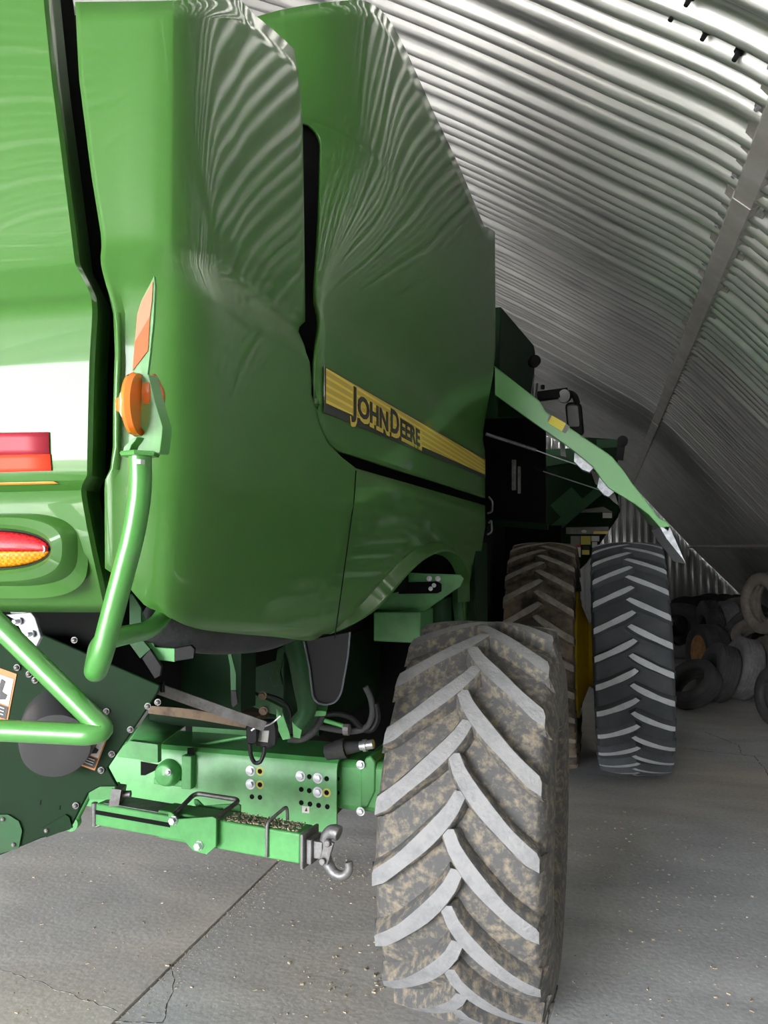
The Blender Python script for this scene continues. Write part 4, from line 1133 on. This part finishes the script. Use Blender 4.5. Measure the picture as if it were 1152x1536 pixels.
# grey drawn bar
b = MB(); b.bar(at(74, 984, D=2.02), at(238, 1030, D=2.06), 0.012, 0.012); b.bar(at(238, 1033, D=2.06), at(396, 1089, D=2.18), 0.02, 0.028); b.build('tray_rail', 'dull_steel', root)
b = MB(); b.tube([at(239, 1028, D=2.05), at(244, 1024, D=2.05), at(244, 1038, D=2.05)], 0.006); b.build('rail_clip', 'black', root)
# latch levers
def dplate(pix, D, th, name, m, parent, bevel=0.001):
    q = MB(); q.prism([at(x, y, D=D) for x, y in pix], FW * th); return q.build(name, m, parent, bevel=bevel)
o1 = dplate([(194, 892), (198, 890), (212, 912), (212, 958), (226, 974), (210, 988), (194, 966)], 1.72, 0.006, 'latch_lever', 'green_dull', root)
dplate([(213, 988), (225, 974), (242, 1000), (240, 1014), (232, 1018)], 1.715, 0.012, 'grip', 'black', o1)
o2 = dplate([(212, 915), (218, 932), (232, 971), (262, 973), (262, 993), (238, 990), (222, 975), (212, 955)], 1.74, 0.006, 'latch_lever', 'green_frame', root)
dplate([(262, 973), (286, 968), (292, 974), (290, 988), (262, 992)], 1.735, 0.014, 'grip', 'black', o2)
o3 = dplate([(340, 973), (346, 976), (354, 1010), (354, 1036), (346, 1036), (345, 1000)], 2.1, 0.006, 'latch_lever', 'green_dull', root)
dplate([(346, 1036), (354, 1036), (357, 1056), (350, 1062), (347, 1058)], 2.095, 0.014, 'grip', 'black', o3)
# inner frame rails with bolts
o_fr = dplate([(262, 992), (300, 1003), (380, 1040), (424, 1062), (424, 1075), (405, 1070), (340, 1045), (262, 1020)], 2.5, 0.03, 'inner_rail', 'green_dull', root)
for (x, y) in ((266, 1004), (286, 1001), (326, 1016), (362, 1030), (394, 1043), (395, 1066)):
    c = at(x, y, D=2.49); q = MB(); q.lathe([(0, 0.014), (0.004, 0.014), (0.004, 0.009), (0.012, 0.009)], c, -FW, n=12); q.build('bolt', 'brown_dirt', o_fr)
dplate([(416, 975), (428, 968), (420, 1010), (424, 1028), (410, 1030), (405, 1018), (412, 1005)], 2.7, 0.03, 'tension_arm', 'green_dull', root)
b = MB(); b.tube([at(440, 955, D=2.7), at(450, 985, D=2.7), at(457, 1030, D=2.7), at(461, 1055, D=2.7), at(460, 1070, D=2.7), at(446, 1086, D=2.7)], 0.045, n=16, fillet=0.08, r2=0.03); b.build('cast_elbow', 'green_dull', root)
b = MB(); b.prism([at(x, y, D=2.75) for x, y in ((426, 960), (452, 958), (462, 1080), (440, 1098), (424, 1080))], FW * 0.05); b.build('frame_post', 'green_dark', root, bevel=0.006)
dplate([(414, 1062), (424, 1070), (434, 1100), (436, 1108), (424, 1110), (415, 1090)], 2.5, 0.008, 'hanger_plate', 'green_frame', root)
dplate([(466, 1068), (478, 1066), (490, 1067), (488, 1074), (466, 1075)], 2.7, 0.08, 'small_shelf', 'green_frame', root)
dplate([(438, 1082), (454, 1088), (450, 1108), (440, 1106)], 2.68, 0.01, 'small_bracket', 'green_frame', root)
# mud flap
o_fl = dplate([(455, 962), (525, 948), (522, 985), (512, 1040), (504, 1053), (490, 1058), (475, 1054), (469, 1045), (464, 1000)], 2.6, 0.008, 'mud_flap', 'black', root)
b = MB(); b.tube([at(x, y, D=2.59) for x, y in ((525, 948), (522, 985), (512, 1040), (504, 1053), (490, 1058), (475, 1054), (469, 1045), (464, 1000), (456, 962))], 0.0035, n=8, fillet=0.02); b.build('flap_edge', 'rubber_grey', o_fl)
# hoses
for pts, r, m in (([(432, 1108), (450, 1110), (470, 1100), (482, 1080), (484, 1070)], 0.013, 'rubber'),
                  ([(400, 1042), (420, 1048), (434, 1060), (438, 1080), (436, 1100)], 0.006, 'black'),
                  ([(488, 1072), (510, 1070), (530, 1078), (540, 1092), (556, 1098), (568, 1080), (564, 1055)], 0.010, 'black'),
                  ([(480, 1090), (500, 1094), (530, 1098), (552, 1092), (560, 1070), (556, 1045), (548, 1030)], 0.011, 'rubber'),
                  ([(485, 1080), (505, 1086), (525, 1092)], 0.008, 'green_frame')):
    b = MB(); b.tube([at(x, y, D=2.72) for x, y in pts], r, n=12, fillet=0.08); b.build('hose', m, root)
b = MB(); b.lathe([(0, 0.02), (0.02, 0.02)], at(516, 1094, D=2.7), (1, 0, 0), n=10); b.build('hose_clamp', 'dull_steel', root)
# light module hanging on a cable
o_md = dplate([(x, y) for x, y in rrect(369, 1088, 386, 1117, 7)], 2.25, 0.03, 'lamp_module', 'black', root, 0.004)
dplate([(380, 1083), (412, 1083), (415, 1095), (414, 1118), (406, 1124), (384, 1120)], 2.28, 0.04, 'lamp_module', 'black', root, 0.004)
dplate([(389, 1096), (404, 1096), (402, 1114), (387, 1112)], 2.276, 0.003, 'module_label', 'label_grey', root)
b = MB(); b.tube([at(x, y, D=2.25) for x, y in ((375, 1115), (376, 1134), (382, 1145), (390, 1144), (396, 1132), (397, 1120))], 0.006, n=10, fillet=0.03); b.build('cable', 'black', root)
b = MB(); b.tube([at(x, y, D=2.22) for x, y in ((377, 1096), (382, 1092), (400, 1089), (412, 1082), (421, 1074))], 0.0025, n=8, fillet=0.03); b.build('tie_strap', 'steel', root)
# structure seen through the wheel arch
plate([(582, 858), (690, 862), (695, 868), (690, 880), (636, 917), (560, 914), (560, 890)], 4.0, 0.02, 'arch_gusset', 'green_frame', root, 0.002)
plate([(598, 874), (655, 872), (662, 876), (662, 887), (656, 890), (598, 891)], 3.99, 0.008, 'gusset_slot', 'recess_shade', root)
plate([(560, 918), (631, 918), (631, 965), (560, 962)], 3.9, 0.3, 'spring_box', 'green_frame', root, 0.006)
plate([(634, 905), (662, 900), (662, 975), (634, 975)], 4.2, 0.3, 'rear_cross_tube', 'green_dull', root, 0.004)
plate([(676, 880), (712, 860), (712, 990), (688, 990)], 4.6, 0.02, 'inner_fender', 'green_frame', root)
for (x, y) in ((644, 868), (657, 868)): bolt(x, y, 3.99, root, 0.010)
for (x, y) in ((651, 878), (646, 883)): bolt(x, y, 3.98, root, 0.008)
plate([(560, 838), (672, 830), (672, 859), (560, 862)], 4.3, 0.05, 'arch_crossmember', 'green_dark', root)

# ================================================================== GRAIN CART behind
gc = thing('grain_cart', 'dark green grain cart hopper with stickers, beyond the front wheels of the combine', 'grain cart', (-1.2, 12, 0))
GY = 11.0
hop = [(700, 690), (925, 690), (928, 757), (931, 766), (874, 850), (700, 1010)]
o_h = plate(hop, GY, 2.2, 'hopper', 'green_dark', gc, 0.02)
plate([(864, 655), (927, 659), (927, 690), (864, 690)], GY - 0.1, 2.3, 'hopper_top', 'green_dark', gc, 0.01)
plate([(895, 659), (926, 659), (926, 671), (895, 672)], GY - 0.12, 0.02, 'roof_rail', 'green_dull', gc)
b = MB(); b.lathe([(0, 0.07), (0.15, 0.07)], at(934, 661, Y=GY - 0.2), (0, 1, 0), n=20); b.bar(at(933, 661, Y=GY - 0.1), at(929, 690, Y=GY - 0.1), 0.06, 0.1); b.build('tarp_arm', 'black', gc)
plate([(815, 674), (870, 672), (868, 692), (815, 700)], GY - 0.15, 0.1, 'hopper_lip', 'green_dull', gc)
plate([(870, 765), (905, 760), (919, 768), (868, 769)], GY - 0.02, 0.015, 'dusty_ledge', 'chute', gc)
plate([(849, 791), (913, 790), (913, 801), (849, 801)], GY - 0.02, 0.015, 'stripe_band', 'chute', gc)
plate([(890, 797), (912.5, 797), (912.5, 801), (890, 801)], GY - 0.03, 0.008, 'yellow_stripe', 'yellow_film', gc)
plate([(872, 796), (876, 794.5), (880, 796), (879, 799), (873, 799)], GY - 0.03, 0.008, 'emblem', 'white_label', gc)
for pix, m in ((((904, 769), (918, 769), (918, 777), (904, 777)), 'white_label'), (((856, 804), (870, 804), (870, 818), (856, 818)), 'label_grey'), (((871, 804), (886, 804), (886, 817), (871, 817)), 'label_yellow'),
               (((887, 804), (899, 804), (899, 812), (887, 812)), 'white_label'), (((888, 813), (896, 813), (896, 821), (888, 821)), 'white_label'),
               (((862, 817), (871, 817), (871, 821), (862, 821)), 'label_red'), (((864, 821), (871, 821), (871, 836), (866, 834)), 'white_label'), (((873, 825), (884, 825), (884, 832), (873, 832)), 'label_yellow'), (((874, 819), (884, 819), (884, 824), (874, 824)), 'label_black')):
    plate(pix, GY - 0.03, 0.008, 'sticker', m, gc)
b = MB(); b.bar(at(828, 796, Y=GY - 0.3), at(900, 735, Y=GY - 0.3), 0.08, 0.12); b.bar(at(836, 770, Y=GY - 0.3), at(868, 742, Y=GY - 0.3), 0.05, 0.28); b.build('auger_brace', 'green_dull', gc)
b = MB(); b.box((-0.75, 12.1, 0.5), (0.2, 2.0, 0.2)); b.box((-2.6, 12.1, 0.5), (0.2, 2.0, 0.2)); 
for x in (-0.75, -2.6):
    for y in (11.2, 13.0): b.box((x, y, 0.25), (0.12, 0.12, 0.5))
b.box((-1.7, 12.1, 0.7), (1.6, 1.4, 0.5)); b.build('running_gear', 'green_dark', gc)

# ================================================================== LOOSE TIRES
def loose(px, py, D, dia, w, axis, label, m='rubber', hole_r=0.56, rim=None, tread='ribs', dent=0.0, zmin=None):
    c = at(px, py, D=D); ax = Vector(axis).normalized(); R = dia / 2; r0 = R * hole_r; H = w / 2
    q = MB()
    pr = [(-H * 0.55, r0 * 0.98), (-H * 0.78, r0), (-H * 0.92, r0 * 1.06), (-H * 1.04, lerp(r0, R, .45)), (-H * 0.98, lerp(r0, R, .78)), (-H * 0.82, R * 0.965)]
    tr = []
    if tread == 'ribs':
        for k in range(5):
            a0 = -0.72 + 1.44 * k / 5; a1 = -0.72 + 1.44 * (k + 1) / 5
            tr += [(H * (a0 + 0.01), R * 0.985 - 0.004 * abs(a0)), (H * (a0 + 0.035), R * (1 - 0.012 * a0 * a0)), (H * (a1 - 0.035), R * (1 - 0.012 * a1 * a1)), (H * (a1 - 0.01), R * 0.985)]
    else:
        tr = [(-H * 0.72, R * 0.99), (-H * 0.4, R), (0, R), (H * 0.4, R), (H * 0.72, R * 0.99)]
    inner = [(H * 0.5, lerp(r0, R, 0.2)), (H * 0.75, lerp(r0, R, .5)), (H * 0.6, R * 0.90), (-H * 0.6, R * 0.90), (-H * 0.75, lerp(r0, R, .5)), (-H * 0.5, lerp(r0, R, 0.2))]
    q.lathe(pr + tr + [(-a, r) for a, r in pr[::-1]] + inner, c, ax, n=56, closed=True)
    if tread == 'blocks':
        u = ax.cross(Vector((0, 0, 1))).normalized(); v = ax.cross(u)
        for i in range(30):
            for j in range(5):
                a = 2 * PI * (i + 0.5 * (j % 2)) / 30; n_ = u * math.cos(a) + v * math.sin(a); t_ = ax.cross(n_)
                Rm = Matrix((t_, ax, n_)).transposed()
                q.box(c + n_ * R + ax * (H * (-0.62 + 0.31 * j)), (0.05, H * 0.2, 0.02), Rm)
    lo = min(v.z for v in q.v)
    if zmin is not None:
        sh = zmin - lo
        for v in q.v: v.z += sh
        c = c + Vector((0, 0, sh))
    if rim:
        o = thing('tire', label, 'tire', (c.x, c.y, min(v.z for v in q.v)), group='old tires piled at the back of the shed')
        q.build('tire_casing', m, o, sharp=40)
        k = MB(); k.lathe([(-H * 0.8, r0 * 1.02), (-H * 0.84, r0 * 1.05), (-H * 0.84, r0 * 0.98), (-H * 0.3, r0 * 0.9), (H * 0.3, r0 * 0.88), (H * 0.4, 0.0)], c, ax, n=48)
        k.build('rim', rim, o, sharp=40); k2 = MB(); k2.lathe([(H * 0.84, r0 * 0.98), (H * 0.84, r0 * 1.05), (H * 0.8, r0 * 1.02), (H * 0.7, r0 * 0.9), (H * 0.5, r0 * 0.88)], c, ax, n=48); k2.build('rim_flange', rim, o)
        return o
    o = q.build('tire', m, sharp=40)
    return tag(o, label, 'tire', 'old tires piled at the back of the shed')
# front row leaning over to the left
loose(1039, 1023, 9.2, 0.66, 0.23, (-0.55, -0.45, 0.75), 'black tire leaning almost flat at the left end of the pile, beside the front wheel', 'pile_dark', 0.60, zmin=0.0)
loose(1078, 1014, 9.55, 0.72, 0.27, (-0.93, -0.22, 0.30), 'dark ribbed tire leaning, second from the left in the front row', 'pile_dark', 0.55, zmin=0.0)
loose(1113, 1008, 9.7, 0.78, 0.27, (-0.94, -0.20, 0.28), 'pale grey dusty ribbed tire leaning in the middle of the front row', 'pile_grey', 0.55, zmin=0.0)
loose(1149, 1008, 9.8, 0.78, 0.27, (-0.93, -0.22, 0.30), 'brownish ribbed tire leaning right of the pale grey one', 'pile_brown', 0.55, zmin=0.0)
loose(1062, 955, 11.0, 0.82, 0.34, (-0.94, -0.33, 0.03), 'dark tire mounted on a rusty orange-brown rim', 'pile_dark', 0.60, rim='rust', zmin=0.0)
loose(1126, 940, 11.6, 1.08, 0.30, (0.55, -0.65, -0.40), 'wide dark tire leaning behind the rusty rimmed one', 'pile_dark', 0.58, zmin=0.0)
loose(1134, 962, 10.1, 0.60, 0.20, (-0.35, -0.55, 0.85), 'brown tire lying slanted under the topmost tire', 'pile_brown', 0.55, zmin=0.52)
loose(1149, 905, 9.1, 0.72, 0.22, (-0.90, -0.43, 0.02), 'brown sidewalled tire standing topmost on the pile at the right', 'pile_brown', 0.62, zmin=None)
loose(1167, 1050, 8.3, 0.62, 0.22, (-0.93, -0.35, 0.05), 'dark upright tire cut by the right border, nearest on the floor', 'pile_dark', 0.55, zmin=0.0)
loose(1065, 912, 12.5, 1.04, 0.26, (1, 0.15, 0.03), 'tire with chunky block tread standing behind the rusty rimmed one', 'pile_dark', 0.55, tread='blocks', zmin=0.0)
loose(1091, 915, 12.6, 1.04, 0.30, (1, 0.1, 0.0), 'grey ribbed tire standing right of the block-treaded one', 'pile_grey', 0.55, zmin=0.0)
loose(1114, 909, 13.4, 1.05, 0.30, (0.5, -0.85, 0.1), 'brown tire standing tallest, close under the sloping wall', 'pile_brown', 0.55, zmin=0.0)
loose(1022, 945, 13.3, 0.95, 0.35, (-0.5, -0.8, 0.1), 'large black tire standing in deep shadow left of the rusty rim', 'pile_dark', 0.55, zmin=0.0)
dk = [(1012, 906, 14.6, 0.9, (0.2, -1, 0.15), 'leftmost'), (1030, 905, 15.1, 0.95, (-0.3, -1, 0.2), 'second from the left'), (1048, 903, 15.6, 0.92, (0.5, -0.8, 0.3), 'third from the left'),
      (1066, 904, 16.1, 0.95, (0.1, -1, 0.2), 'third from the right'), (1086, 905, 16.6, 0.9, (-0.4, -0.9, 0.3), 'second from the right'), (1106, 907, 17.1, 0.85, (0.3, -0.9, 0.4), 'rightmost')]
for (px, py, D, dia, axs, w) in dk:
    loose(px, py, D, dia, 0.30, (axs[0] * 0.4, axs[1], axs[2] * 0.5), 'black tire in the dim row by the back wall, %s of six' % w, 'rubber', 0.5, zmin=0.0)

# ================================================================== LIGHT
w = bpy.data.worlds.new('daylight'); bpy.context.scene.world = w; w.use_nodes = True
nt = w.node_tree; bg = nt.nodes['Background']
sky = nt.nodes.new('ShaderNodeTexSky'); sky.sky_type = 'HOSEK_WILKIE'; sky.turbidity = 5; sky.ground_albedo = 0.5
sky.sun_direction = Vector((-0.3, 0.55, 0.8)).normalized()
mixn = nt.nodes.new('ShaderNodeMixRGB'); mixn.inputs['Fac'].default_value = 0.75; mixn.inputs['Color2'].default_value = (1.0, 1.0, 1.02, 1)
nt.links.new(sky.outputs['Color'], mixn.inputs['Color1']); nt.links.new(mixn.outputs['Color'], bg.inputs['Color'])
bg.inputs['Strength'].default_value = 23.0
su = bpy.data.lights.new('sun', 'SUN'); su.energy = 26; su.angle = math.radians(0.6); su.color = (1, 0.96, 0.9)
suo = bpy.data.objects.new('sun', su); bpy.context.scene.collection.objects.link(suo)
suo.rotation_euler = Vector((0.12, 0.56, -0.83)).to_track_quat('-Z', 'Y').to_euler()
pl = bpy.data.lights.new('door_portal', 'AREA'); pl.shape = 'RECTANGLE'; pl.size = DX1 - DX0; pl.size_y = DZ
pl.cycles.is_portal = True
po = bpy.data.objects.new('door_portal', pl); bpy.context.scene.collection.objects.link(po)
po.location = ((DX0 + DX1) / 2, YF + 0.05, DZ / 2); po.rotation_euler = (math.radians(90), 0, 0)

# ================================================================== CAMERA
cd = bpy.data.cameras.new('camera'); co = bpy.data.objects.new('camera', cd); bpy.context.scene.collection.objects.link(co)
cd.sensor_fit = 'VERTICAL'; cd.sensor_height = 36.0; cd.lens = 36.0 * F / 1536.0; cd.clip_start = 0.05; cd.clip_end = 200
Rm = Matrix((RT, UP, -FW)).transposed().to_4x4()
co.matrix_world = Matrix.Translation(CAM) @ Rm
sc = bpy.context.scene; sc.camera = co
sc.view_settings.view_transform = 'Standard'; sc.view_settings.look = 'None'; sc.view_settings.gamma = 1
sc.view_settings.use_curve_mapping = False; sc.view_settings.exposure = 0.75
sc.cycles.max_bounces = 8; sc.cycles.diffuse_bounces = 5; sc.cycles.glossy_bounces = 4
sc.cycles.use_denoising = True
sc.cycles.sample_clamp_indirect = 8
